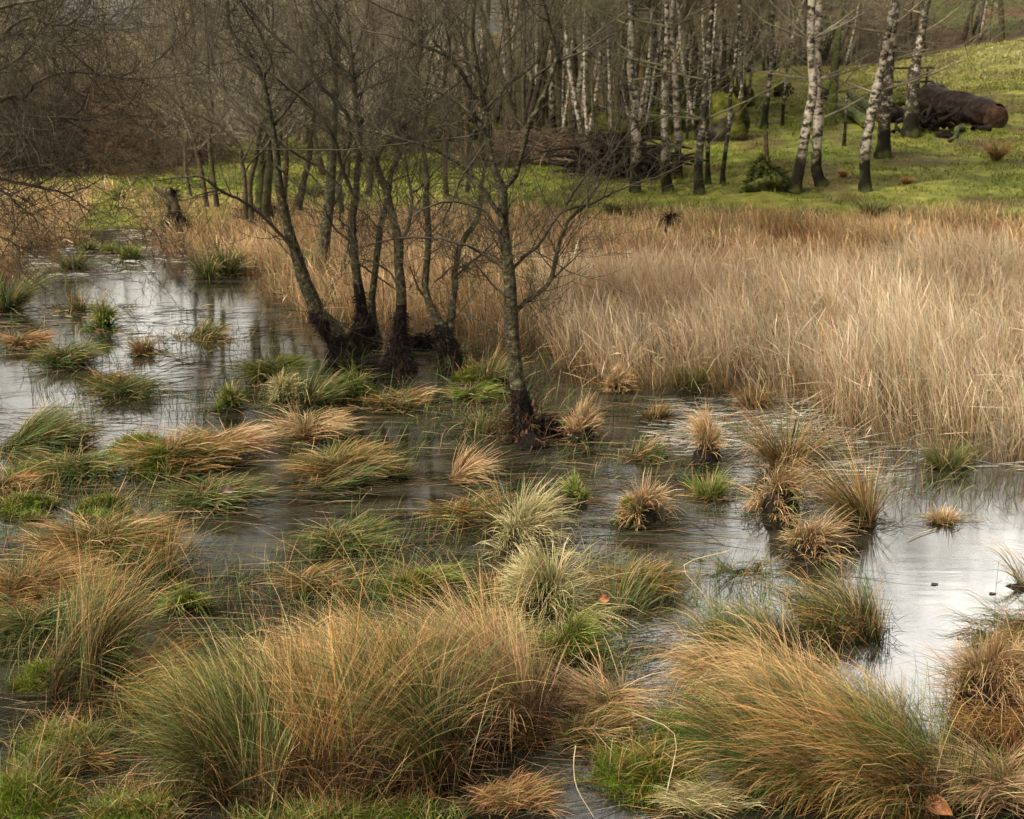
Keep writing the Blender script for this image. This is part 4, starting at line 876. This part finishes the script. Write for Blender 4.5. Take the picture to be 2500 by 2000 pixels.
for k, (u, v_, w, h) in enumerate([(1560, 535, 70, 50), (1640, 540, 60, 45), (1770, 545, 110, 55), (1980, 548, 60, 50), (2130, 540, 60, 62), (2220, 550, 70, 55), (2290, 552, 60, 50), (2380, 552, 90, 40), (1500, 525, 60, 40), (770, 480, 60, 40), (2460, 555, 60, 45)]):
    o_ = bush(u, v_, w, h, 'green', 'dark green rush clump lining the back edge of the reed bed', 420, 'rush_clump', 'rushes'); o_['group'] = 'rush clumps along the foot of the meadow'; o_['label'] = 'green rush clump behind the reeds, %s' % ['second from the left', 'below the close birch pair', 'big one below the mossy stump', 'below the white birch twins', 'below the leaning front birch', 'right of the leaning front birch', 'below the bracken tuft', 'second from the right', 'left of the first big birch foot', 'leftmost, behind the alder trunks', 'rightmost at the frame edge'][k]

# ================================================================== STUFF: reeds and meadow grass
def in_poly(px_, py_, poly):
    c_ = np.zeros(len(px_), bool); j = len(poly) - 1
    for i_ in range(len(poly)):
        xi, yi = poly[i_]; xj, yj = poly[j]
        c_ ^= ((yi > py_) != (yj > py_)) & (px_ < (xj - xi) * (py_ - yi) / (yj - yi + 1e-12) + xi); j = i_
    return c_
def bed(name, label, poly, dens, hm, pal, cat='reeds', az=200, lean=.1, gap=.35, zf=0.0, wmin=.003, wpx=.76, hvar=.3, seg=5, clump=3.0, ragged=.35, rustw=0.0):
    P = np.array([on_z(u * K, v_ * K)[:2] for u, v_ in poly]); lo, hi = P.min(0), P.max(0)
    N = int((hi - lo).prod() * dens); x = rng.uniform(lo[0], hi[0], N); y = rng.uniform(lo[1], hi[1], N)
    jx = x + (fbm(x * 1.3, y * 1.3) - .5) * ragged * 4; jy = y + (fbm(x * 1.3 + 50, y * 1.3) - .5) * ragged * 4
    k = in_poly(jx, jy, P) & (fbm(x * clump + 3, y * clump, 3) > gap); x, y = x[k], y[k]; N = len(x)
    z_ = ground_z(x, y).clip(-.03, None) if zf else np.full(N, -.03)
    n_ = fbm(x * .8, y * .8); h_ = hm * (1 - hvar + 2 * hvar * n_) * rng.uniform(.45, 1.2, N)
    aa = R(az) + rng.normal(0, 1.0, N) + (fbm(x * .9 + 80, y * .9) - .5) * 5
    th0 = np.abs(rng.normal(.05, .19, N)) + lean * .3; c0, c1 = pick(pal, N)
    tint = (fbm(x * .55 + 33, y * .9 + 12) - .45)[:, None]                 # redder and greener stands within the bed
    c1 = lim(c1 * (1 + tint * np.array([.8, .9, 1.0]))); c0 = np.clip(c0 * (1 + tint), 0, .8)
    if rustw:
        m_ = (sst(.5, .62, fbm(x * .75 + 11, y * 1.1 + 5)) * rustw)[:, None]; h_ = h_ * (1 - .35 * m_[:, 0])
        c1 = c1 * (1 - m_) + m_ * np.array((.36, .19, .085)) * rng.lognormal(0, .3, (N, 1)); c0 = c0 * (1 - m_) + m_ * np.array((.10, .045, .02))
    wd = np.maximum(wmin, wpx * np.hypot(x, y) / 1282 * .8)
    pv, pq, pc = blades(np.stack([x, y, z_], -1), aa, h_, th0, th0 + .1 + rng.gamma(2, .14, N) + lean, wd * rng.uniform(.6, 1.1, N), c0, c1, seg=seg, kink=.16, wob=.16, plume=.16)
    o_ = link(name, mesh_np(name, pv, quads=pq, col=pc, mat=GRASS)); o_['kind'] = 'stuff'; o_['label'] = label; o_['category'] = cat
    print(name, N); return o_
bed('pale_reeds', 'tall pale straw-coloured reeds filling the flooded right side', [(1180, 745), (1270, 775), (1420, 800), (1560, 850), (1660, 880), (1740, 880), (1790, 945), (1900, 955), (2010, 975), (2300, 1010), (2500, 760), (2400, 640), (2156, 590), (1800, 600), (1300, 620), (1150, 640)], 2000, .66, 'gold', gap=.41, hvar=.5, clump=2.2, ragged=.8, rustw=.22)
bed('far_reeds', 'shorter orange-brown reeds at the back of the right bed', [(1150, 650), (1300, 630), (1800, 610), (2156, 600), (2600, 640), (2450, 478), (1250, 465), (1120, 470)], 850, .40, 'straw', gap=.36, hvar=.5, clump=1.8, rustw=.9)
bed('middle_reeds', 'thin straw reeds behind the row of alder trunks', [(600, 640), (700, 690), (900, 715), (1160, 745), (1170, 640), (1140, 480), (900, 470), (640, 470), (500, 455), (480, 520), (540, 600)], 620, .5, 'straw', gap=.36)
bed('left_reeds', 'straw reeds along the far left shore', [(-60, 620), (60, 540), (150, 520), (200, 450), (230, 425), (-80, 400)], 900, .44, 'straw', gap=.34)
bed('left_reeds', 'thin straw reeds standing in the water round the broken stump', [(270, 460), (300, 520), (380, 550), (480, 560), (520, 500), (520, 440), (260, 425)], 420, .42, 'straw', gap=.42)
bed('shore_rushes', 'sparse reed edge trailing into the dark water below the pale reeds', [(1130, 790), (1300, 830), (1500, 890), (1600, 930), (1760, 990), (2000, 1020), (2300, 1060), (2300, 960), (1750, 880), (1500, 820), (1180, 740)], 220, .42, 'mixed', gap=.5)
def turf(name, label, a0, a1, y0, y1, N, pal, hm, wpx=1.1, thr=.0, fn=None):
    y = np.sqrt(rng.uniform(y0 ** 2, y1 ** 2, N)); a = rng.uniform(a0, a1, N); x = a * y
    k = (fbm(x * 1.2, y * 1.2) > thr) & (ground_z(x, y) > .03)
    if fn is not None: k &= fn(x, y)
    x, y = x[k], y[k]; N = len(x); z_ = ground_z(x, y) - .02
    wd = wpx * y / 1282; big = (fbm(x * 2.2 + 7, y * 2.2) * 1.6)
    pv, pq, pc = blades(np.stack([x, y, z_], -1), rng.uniform(0, 6.28, N), hm * big * rng.uniform(.5, 1.5, N), rng.uniform(0, .6, N), rng.uniform(.5, 1.8, N), wd * rng.uniform(.5, 1.1, N), *pick(pal, N), seg=2)
    o_ = link(name, mesh_np(name, pv, quads=pq, col=pc, mat=GRASS)); o_['kind'] = 'stuff'; o_['label'] = label; o_['category'] = 'grass'
PAL['meadow'] = [((.07, .09, .012), (.145, .17, .025), 7), ((.09, .10, .02), (.19, .20, .035), 3), ((.12, .11, .04), (.26, .22, .09), .6)]
PAL['hill'] = [((.16, .16, .04), (.32, .31, .09), 6), ((.22, .19, .07), (.42, .38, .15), 3)]
PAL['litter'] = [((.07, .04, .02), (.16, .09, .045), 6), ((.12, .07, .04), (.28, .17, .10), 2), ((.05, .07, .015), (.12, .15, .03), 1.5)]
turf('meadow_grass', 'short green meadow grass behind the reeds', -.45, .46, 18.5, 45, 190000, 'meadow', .085, thr=.36)
turf('hillside_grass', 'pale tussocky grass on the hump at the right', .2, .5, 40, 58, 26000, 'hill', .14)
turf('leaf_litter', 'brown leaf litter and dead bracken under the far trees', -.5, .5, 34, 110, 60000, 'litter', .16, fn=lambda x, y: (y > 60) | (x / y < .13))

# ================================================================== TUSSOCKS
rng = np.random.default_rng(21); random.seed(21)
T_ = tussock
# --- free-standing tufts in open water
T_('cap', 219, 694, 62, 50, 'lime', 'lone small tuft with green top and black foot in the bright left channel')
T_('cap', 1222, 932, 88, 72, 'straw', 'spiky straw-topped tuft on a black foot just right of the big forked alder')
T_('cap', 1487, 975, 96, 88, 'straw', 'tall dome tuft of straw and green, nearer the pale reeds than its neighbours')
T_('rush', 1493, 1048, 92, 72, 'lime', 'yellow-green spiky tuft in front of the tall dome tuft')
T_('cap', 1640, 1080, 118, 108, 'straw', 'large straw tuft with drooping dead blades at the end of the bright channel')
T_('cap', 1345, 1100, 140, 78, 'straw', 'half moss, half straw tuft sitting alone in mid channel', moss=.8)
T_('cap', 1212, 1054, 74, 42, 'lime', 'small low green tuft left of the half-moss one')
T_('cap', 1703, 1168, 128, 82, 'straw', 'orange-straw tuft overhanging the channel, lower right of the large straw one')
T_('rush', 1822, 1105, 120, 210, 'mixed', 'tall flaring rush clump right of the channel, stems arching left', az=150, lean=.3)
T_('rush', 1655, 985, 110, 170, 'mixed', 'tall brown-green rush clump against the corner of the pale reeds', az=160, lean=.2)
T_('rush', 1345, 965, 100, 80, 'rush', 'thin green rush clump between two straw tufts', az=10, lean=.4)
T_('cap', 1298, 822, 58, 44, 'straw', 'small straw tuft at the shaded reed edge')
T_('rush', 1378, 885, 60, 55, 'mixed', 'small wispy tuft beyond the spiky straw-topped one')
T_('rush', 960, 1012, 105, 120, 'straw', 'tuft with long arching straw blades left of the big alder foot', az=20, lean=.45, wide=1.3)
T_('cap', 1105, 1165, 132, 115, 'pale', 'shaggy pale tuft with a dark left flank, upper of the centre pair', az=0, lean=.5, n=2200)
T_('rush', 1075, 1120, 90, 170, 'green', 'loose green rushes springing from behind the shaggy pale tuft', n=380, az=140, lean=.2)
T_('cap', 1140, 1300, 165, 125, 'pale', 'brightest pale dome tuft at the centre, blades hanging all round', n=3400)
T_('rush', 1140, 1305, 150, 120, 'green', 'green under-blades fringing the brightest pale dome tuft', n=700)
T_('lawn', 1035, 1275, 90, 70, 'moss', 'dark mossy cushion hard against the left of the brightest tuft', cat='moss cushion', name='moss_cushion', n=3500)
T_('mat', 990, 1100, 235, 66, 'mixed', 'low combed heap of red and green stems left of the shaggy pale tuft', az=14, n=2400)
T_('mat', 715, 1160, 215, 80, 'green', 'dark green combed heap in mid pond', az=12, n=2300)
T_('rush', 730, 1160, 60, 110, 'rush', 'stand of green rushes leaning right out of the dark green heap', az=20, lean=.5, n=260)
T_('mat', 430, 1068, 230, 82, 'green', 'heap with a hollow black front and a curled dead leaf on top', az=8, n=2300)
T_('mat', 365, 990, 260, 98, 'mixed', 'broad heap crowned by a bright lime moss cushion', az=10, moss=1.0, n=2600)
T_('mat', 470, 965, 170, 88, 'straw', 'straw-coloured fan trailing right of the lime moss cushion', az=14, n=1600)
T_('rush', 45, 945, 210, 110, 'green', 'dense green rush heap at the left edge, first below the bright channel', az=20, lean=.6, n=2600)
T_('mat', 130, 935, 160, 50, 'rust', 'brown trailing skirt right of the left edge rush heap', az=5, n=1300)
T_('mat', 145, 770, 150, 62, 'green', 'round green-brown heap in the bright left channel', az=6, n=1500)
T_('rush', 305, 745, 60, 50, 'mixed', 'small upright tuft right of the round green-brown heap')
T_('mat', 45, 735, 105, 46, 'rust', 'reddish domed heap at the left bank of the channel', az=4, n=1000)
T_('mat', 262, 835, 165, 58, 'green', 'ragged twin-crested heap in the lower left channel', az=14, n=1500)
T_('mat', 225, 812, 100, 40, 'mixed', 'low brown crest behind the ragged twin-crested heap', az=4, n=700)
T_('rush', 425, 712, 150, 60, 'rush', 'low dark green rush patch in the dark water', az=30, lean=.5, n=700)
T_('mat', 570, 800, 130, 70, 'lime', 'yellow-green clump left of the alder feet', az=25, n=1600)
T_('cap', 600, 850, 66, 60, 'pale', 'small pale yellow tuft below the yellow-green clump')
T_('rush', 650, 850, 120, 110, 'green', 'dark rushes between the small pale tuft and the black alder feet', az=20, lean=.3, n=900)
T_('cap', 482, 862, 52, 46, 'lime', 'small bright green tuft in shaded water')
T_('cap', 742, 838, 88, 54, 'lime', 'yellow-green mossy cushion below the pale upright alder', moss=.8)
T_('lawn', 1012, 800, 110, 62, 'moss', 'mossy green shelf joined to the shaggy-footed alder', n=3000)
T_('rush', 1030, 810, 120, 100, 'rush', 'fresh green grass growing over the mossy shelf', n=900, az=10, lean=.35)
T_('mat', 835, 858, 160, 50, 'mixed', 'flattened stems in front of the black alder feet', az=10, n=1100)
T_('mat', 990, 845, 110, 46, 'lime', 'low green and yellow fringe below the mossy shelf', az=5, n=900)
T_('rush', 1015, 905, 80, 54, 'green', 'little rounded tuft beside the left flank of the big alder foot')
T_('mat', 655, 925, 130, 80, 'straw', 'upright straw and flattened orange stems in the dark pool', az=10, n=1100)
T_('rush', 645, 925, 70, 90, 'straw', 'dry stiff stems standing in the dark pool', n=260, wide=.9)
T_('mat', 720, 1010, 230, 92, 'mixed', 'wide swept heap pointing right at the tree reflections', az=18, n=2600)
T_('rush', 690, 1020, 200, 100, 'green', 'leaning green stems over the wide swept heap', az=25, lean=.5, n=700)
T_('rush', 835, 1005, 60, 55, 'green', 'faint drowned tuft in the pale reflection')
T_('mat', 215, 1190, 290, 150, 'mixed', 'big beehive heap of brown and green stems at left', az=5, n=4200)
T_('mat', 160, 1010, 200, 80, 'green', 'green slope of stems between moss patches at left', az=10, n=1500)
T_('lawn', 90, 1000, 150, 36, 'lime', 'flat bright green grass patch at the left edge', n=3500)
T_('lawn', 215, 1075, 120, 50, 'lime', 'flat bright green patch above the beehive heap', n=3000)
T_('mat', 15, 1040, 100, 60, 'rust', 'brown combed stems cut by the left edge', az=2, n=800)
T_('mat', 60, 1290, 300, 170, 'rust', 'large dark red-brown combed bank at the left edge', az=5, n=4200)
T_('mat', 90, 1340, 280, 110, 'green', 'greener lower shelf of the red-brown bank', az=20, n=2600)
T_('rush', 345, 1225, 64, 190, 'rush', 'single tall dark green rush clump right of the beehive heap', n=220, wide=.5)
T_('cap', 395, 1295, 118, 66, 'lime', 'small mossy tuft islanded below the tall dark rush clump', n=1500)
T_('mat', 660, 1240, 260, 60, 'mixed', 'thin trailing stems in the grey mid pool', az=18, n=1100)
T_('mat', 900, 1235, 140, 60, 'lime', 'small moss-topped mound behind the big foreground sheaf', az=10, moss=.7, n=900)
T_('mat', 1330, 1250, 230, 80, 'mixed', 'matted brown-green stems right of the brightest tuft', az=8, n=2400)
T_('rush', 1290, 1290, 180, 110, 'green', 'loose rushes around the pink curled leaf', n=420, az=100, lean=.2)
T_('rush', 165, 655, 170, 60, 'rush', 'thin line of drowned rushes before the lone small tuft', n=240)
T_('rush', 15, 655, 60, 125, 'green', 'wind-blown rush clump at the far left edge', az=60, lean=.2, n=700)
T_('rush', 186, 530, 42, 34, 'green', 'small dark tuft where the channel narrows, left one')
T_('rush', 233, 532, 42, 28, 'lime', 'small low tuft where the channel narrows, centre one')
T_('rush', 276, 545, 58, 42, 'lime', 'small spiky tuft where the channel narrows, right one')
T_('rush', 155, 570, 64, 50, 'green', 'dull green tuft on the left bank of the narrowing channel')
T_('cap', 245, 443, 62, 34, 'lime', 'round hummock at the head of the channel')
T_('rush', 435, 585, 46, 62, 'green', 'dark green rushes on the right bank of the far channel, left clump')
T_('rush', 478, 578, 62, 80, 'green', 'taller rushes on the right bank of the far channel, right clump')
T_('rush', 650, 580, 90, 80, 'green', 'blue-green rushes behind the leaning left alder')
T_('rush', 1130, 620, 54, 70, 'green', 'green rush clump in the reeds right of the big alder trunk')
T_('rush', 1700, 700, 80, 90, 'green', 'green rush clump in the middle of the pale reeds')
T_('rush', 1545, 610, 100, 70, 'green', 'green rush clump toward the back of the pale reeds')
T_('rush', 2035, 630, 120, 70, 'green', 'green rush clump in the reeds near the right edge')
T_('rush', 1990, 985, 120, 85, 'green', 'dark green tuft at the foot of the pale reeds, far right')
T_('rush', 1990, 1098, 80, 44, 'straw', 'short tuft with bright flattened stems in the right pool')
T_('rush', 1455, 815, 110, 62, 'green', 'dark grass rooted at the shaded foot of the reeds')
T_('rush', 1225, 745, 80, 56, 'green', 'short dark tuft at the left foot of the pale reeds')
T_('cap', 1320, 775, 90, 46, 'rust', 'dark brown drooping hump under the reed edge')
T_('rush', 1590, 860, 90, 70, 'mixed', 'mixed tuft where reeds meet the pale floating straw')
# --- right side
T_('mass', 1780, 1335, 210, 150, 'rush', 'green swept clump before the open water, stems combed up and left', az=140, lean=.7, n=2600)
T_('rush', 1560, 1205, 130, 90, 'rush', 'sparse bent reeds in the bright water', n=90, wide=1.2)
T_('mass', 2170, 1345, 240, 120, 'rush', 'green rushes streaming left from the right edge', az=168, lean=1.0, n=1300)
T_('mass', 2200, 1240, 200, 150, 'rush', 'thin upper rushes crossing the bright water at the right edge', az=160, lean=.8, n=300)
T_('cap', 2080, 1500, 200, 150, 'straw', 'brown shaggy tussock beside the white water at right', n=4200, az=300, lean=.2)
T_('mass', 2160, 1560, 230, 130, 'rust', 'dark brown tussock behind the right frame edge', az=200, lean=.6, n=2800)
T_('mat', 2100, 1690, 260, 150, 'straw', 'tangled straw heap in the bottom right corner', az=170, n=3800)
T_('mass', 1600, 1450, 260, 170, 'straw', 'wind-blown straw stems arching over the moss hollow', az=165, lean=.9, n=3000)
T_('mass', 1600, 1380, 220, 150, 'green', 'soft green stems behind the right foreground sheaf', az=150, lean=.7, n=2200)
T_('mass', 1760, 1560, 260, 230, 'straw', 'golden crest of the right foreground sheaf', az=150, lean=.8, n=4600)
T_('mass', 1690, 1660, 230, 290, 'rush', 'left part of the right foreground sheaf, green stems slanting up left', az=145, lean=.75, n=5200)
T_('mass', 1860, 1700, 250, 300, 'mixed', 'middle part of the right foreground sheaf, red-brown at the foot', az=148, lean=.75, n=6000)
T_('mass', 1960, 1690, 160, 260, 'green', 'right end of the right foreground sheaf beside the white water', az=140, lean=.55, n=2600)
# --- centre foreground
T_('cap', 1200, 1400, 130, 96, 'lime', 'fresh lime-green grass tuft between the two foreground sheaves', n=3000)
T_('rush', 1215, 1400, 150, 130, 'rush', 'thin upright rushes standing in the lime-green tuft', n=240)
T_('mat', 1280, 1500, 220, 90, 'straw', 'flattened straw on the hollow between the sheaves', az=160, n=2200)
T_('lawn', 1370, 1640, 230, 120, 'moss', 'large dark moss mound in the hollow at bottom centre', cat='moss mound', name='moss_mound', n=9000)
T_('mat', 1240, 1560, 200, 80, 'mixed', 'dead stems lying over the moss mound', az=20, n=1500)
T_('mat', 1480, 1700, 260, 60, 'pale', 'bright bleached stems along the bottom edge', az=170, n=900)
T_('mass', 1080, 1555, 190, 320, 'straw', 'right end of the central foreground sheaf, tall arching copper stems', az=160, lean=.55, n=5200)
T_('mass', 900, 1640, 220, 360, 'rush', 'central foreground sheaf, dark green stems leaning left in the wind', az=140, lean=.5, n=6500)
T_('mass', 720, 1680, 220, 330, 'mixed', 'copper and green part of the central foreground sheaf with red feet', az=120, lean=.45, n=6000)
T_('mass', 520, 1660, 260, 300, 'green', 'left end of the central foreground sheaf over black water', az=115, lean=.35, n=5600)
T_('mass', 800, 1470, 330, 190, 'straw', 'pale feathery crest behind the central sheaf', az=170, lean=.9, n=5600)
T_('mass', 600, 1430, 260, 150, 'straw', 'blond swept crest at the left of the central sheaf', az=20, lean=.9, n=4200)
T_('mass', 960, 1420, 240, 140, 'straw', 'blond crest at the right of the central sheaf', az=30, lean=.9, n=3600)
T_('rush', 500, 1380, 50, 120, 'pale', 'faint tall seed stems blowing above the blond crest', n=50, wide=.5, thick=.45)
# --- left foreground
T_('mass', 185, 1480, 150, 300, 'rush', 'tall upright dark green rush clump in the left foreground', az=75, lean=.28, n=1900)
T_('mass', 270, 1490, 190, 180, 'mixed', 'fallen copper stems right of the tall left rush clump', az=20, lean=.9, n=3200)
T_('lawn', 95, 1440, 110, 56, 'moss', 'bright moss cushion left of the tall left rush clump', cat='moss cushion', name='moss_cushion', n=4200)
T_('lawn', 130, 1590, 200, 80, 'lime', 'bright green grassy moss island in the lower left', cat='moss island', name='moss_island', n=9000)
T_('lawn', 300, 945, 150, 36, 'moss', 'bright moss strip behind the lime-crowned heap', n=3500)
T_('lawn', 60, 1075, 150, 50, 'lime', 'green moss flat beside the left edge above the red-brown bank', n=4500)
T_('lawn', 850, 1250, 90, 40, 'moss', 'little bright moss pad in the grey mid pool', n=2200)
T_('lawn', 1450, 1560, 180, 70, 'moss', 'moss flat under the left edge of the right foreground sheaf', n=5000)
T_('mat', 190, 1610, 180, 60, 'mixed', 'straw lying across the grassy moss island', az=170, n=1000)
T_('lawn', 40, 1690, 200, 60, 'moss', 'dark green weed mat in the bottom left corner', cat='moss mat', name='moss_mat', n=9000)
T_('lawn', 290, 1725, 200, 50, 'lime', 'fresh green grass at the bottom edge, left of the central sheaf', n=7000)
T_('mat', 275, 1665, 110, 22, 'mixed', 'little raft of drowned stems in the lower left pool', az=5, n=260)
T_('lawn', 700, 1745, 420, 46, 'lime', 'grass fringe under the feet of the central sheaf', n=9000)
T_('mat', 1080, 1690, 300, 60, 'rust', 'trodden brown stems at the right foot of the central sheaf', az=20, n=1700)

# --- loose floating stalks: one uncountable layer
def floating(name, label, rects, pal, L=(.12, .5), az0=12):
    parts = []
    for u0, v0, u1, v1, n_, dz in rects:
        u = rng.uniform(u0, u1, n_) * K; v_ = rng.uniform(v0, v1, n_) * K
        P = np.array([on_z(a, b_, dz) for a, b_ in zip(u, v_)])
        k = fbm(P[:, 0] * 1.4 + 5, P[:, 1] * 2.2) > .44; P = P[k]; n_ = len(P); P[:, 2] = rng.uniform(.003, .012, n_)
        aa = R(az0) + rng.normal(0, .28, n_) + (fbm(P[:, 0], P[:, 1]) - .5) * 1.2 + np.where(rng.random(n_) < .5, np.pi, 0)
        dd = P[:, 1] * 1.1 / 1282
        parts.append(blades(P, aa, rng.uniform(*L, n_), rng.uniform(1.45, 1.56, n_), rng.uniform(1.56, 1.62, n_), np.maximum(.002, dd * .8) * rng.uniform(.5, 1.1, n_), *pick(pal, n_), seg=3, zmin=.002, wob=.12))
    v_, q_, c_ = join(parts); o_ = link(name, mesh_np(name, v_, quads=q_, col=c_, mat=GRASS)); o_['kind'] = 'stuff'; o_['label'] = label; o_['category'] = 'floating stems'
floating('floating_stems', 'drowned red and green stems combed along the water surface', [(-50, 640, 1150, 1000, 2300, 0), (-50, 1000, 1100, 1420, 2600, 0), (1000, 860, 1750, 1250, 1500, 0), (1150, 1200, 1500, 1500, 700, 0), (0, 1380, 450, 1725, 1100, 0), (1300, 1450, 1700, 1700, 800, 0)], 'drowned')
PAL['bleached'] = [((.5, .46, .38), (.72, .69, .62), 5), ((.3, .26, .18), (.6, .55, .45), 2)]
floating('bleached_stems', 'bleached wet straw floating in bright streaks by the reeds', [(1380, 840, 1720, 960, 1300, 0), (1640, 900, 1960, 1100, 520, 0), (2000, 980, 2250, 1010, 160, 0), (40, 520, 470, 590, 420, 0), (250, 455, 420, 510, 250, 0)], 'bleached', L=(.05, .28), az0=14)
def emergent(name, label, rects, pal):
    parts = []
    for u0, v0, u1, v1, n_ in rects:
        u = rng.uniform(u0, u1, n_) * K; v_ = rng.uniform(v0, v1, n_) * K; P = np.array([on_z(a, b_, 0) for a, b_ in zip(u, v_)])
        P = P[fbm(P[:, 0] * 2.3 + 25, P[:, 1] * 2.3 + 4, 3) > .52]; n_ = len(P)
        parts.append(blades(P, R(15) + rng.normal(0, 1.1, n_), rng.uniform(.05, .26, n_), rng.uniform(0, .7, n_), rng.uniform(.2, 1.6, n_), np.maximum(.0026, P[:, 1] * .8 / 1282) * rng.uniform(.5, 1, n_), *pick(pal, n_), seg=4, kink=.2, zmin=.002))
    v_, q_, c_ = join(parts); o_ = link(name, mesh_np(name, v_, quads=q_, col=c_, mat=GRASS)); o_['kind'] = 'stuff'; o_['label'] = label; o_['category'] = 'water grass'
emergent('water_grass', 'short sparse grass and rush tips poking out of the pond', [(-50, 700, 1150, 1000, 5500), (-50, 1000, 1150, 1420, 6000), (1000, 780, 1750, 1250, 3000), (1150, 1180, 1620, 1500, 1800), (0, 1380, 450, 1725, 3500), (1700, 950, 2156, 1120, 900), (-50, 560, 140, 640, 400)], 'green')
# tall thin seed stems rising over the foreground
def leaf(u, v_, zz, L, mat, label, rx, rz, name='dry_leaf'):
    cu = 1 if name == 'dry_leaf' else .1; d = ray(u * K, v_ * K); p_ = np.array([0, 0, H]) + d * ((H - zz) / -d[2]); n_ = 8; vs = []
    for i_ in range(n_ + 1):
        f = i_ / n_; w_ = math.sin(math.pi * f ** .8) * .3 * L + .001
        for s in (-1, -.5, 0, .5, 1): vs.append(((f - .5) * L, s * w_, cu * (.18 * L * (abs(s) ** 1.5) + .12 * L * math.sin(f * 3)) + .01 * L * math.sin(9 * f + s * 5)))
    nv = len(vs); vs += [(a, b_, c_ + .0012) for a, b_, c_ in vs]
    qs = [(i_ * 5 + j, i_ * 5 + j + 1, i_ * 5 + j + 6, i_ * 5 + j + 5) for i_ in range(n_) for j in range(4)]; qs += [(a + nv, d_ + nv, c_ + nv, b_ + nv) for a, b_, c_, d_ in qs]
    o_ = link(name, mesh_np(name, vs, quads=qs, mat=mat, smooth=True), None, p_); o_.rotation_euler = (rx, .3 * cu, rz); tag(o_, label, 'leaf'); return o_
leaf(1268, 1262, .14, .06, LEAF, 'pink-brown curled leaf caught on stems right of the brightest tuft', 1.0, .4)
leaf(475, 1035, .22, .09, m_noise('pale_dead_leaf', (.2, .14, .11), (.4, .3, .24), scale=20, bump=.3), 'crumpled pale leaf on the heap with the hollow black front', .8, .8)
leaf(1975, 1700, .05, .10, LEAF, 'orange leaf at the foot of the right foreground sheaf', .8, -.6)
for k, (u, v_) in enumerate([(2092, 1440), (2138, 1447), (2108, 1462), (2072, 1515), (2080, 1533), (2120, 1560), (2125, 1480), (2065, 1330), (2020, 1345), (1968, 1230), (2090, 1250), (1440, 1175), (1475, 1180), (460, 880), (300, 800), (2098, 1395)]):
    o_ = leaf(u, v_, .002, random.uniform(.018, .04), LEAFD, 'small dark sodden leaf floating on the water', 0.05, random.uniform(-.6, .6), 'floating_leaf'); o_['group'] = 'sodden leaves floating on the pond'
# white birch bark shining stems bent in the bright pool
for lb, pts in [('tall dead bent stalk snapped over in the foreground right of centre', [(1395, 1695), (1410, 1640), (1420, 1545), (1330, 1500)]), ('long pale stem crossing the hollow at bottom centre', [(1250, 1720), (1215, 1660), (1208, 1610), (1212, 1570)]), ('single forked reed bent over the bright water', [(1520, 1320), (1480, 1250), (1440, 1190), (1535, 1160)]), ('straight bleached straw lying on the right pool', [(1912, 1135), (1940, 1122), (1972, 1112)]), ('dark floating sliver in the bright channel', [(1432, 1166), (1455, 1172), (1485, 1182)])]:
    W = Wood(); p0 = on_z(pts[0][0] * K, pts[0][1] * K, .0); P = [at_y(a * K, b_ * K, p0[1] + .01 * k_) if 'over' in lb or 'crossing' in lb else on_z(a * K, b_ * K, .01) for k_, (a, b_) in enumerate(pts)]
    W.add(catmull(P, 3), np.full(3 * (len(P) - 1) + 1, .0017 if 'straw' not in lb and 'sliver' not in lb else .0024), 5)
    o_ = link('bent_stalk', W.mesh('bent_stalk', m_noise('stalk', (.35, .27, .16), (.6, .5, .33), scale=8, bump=0) if 'dark' not in lb else LOGM, p0), None, p0); tag(o_, lb, 'stalk')
print('tris', sum(len(o.data.polygons) for o in bpy.data.objects if o.type == 'MESH'))
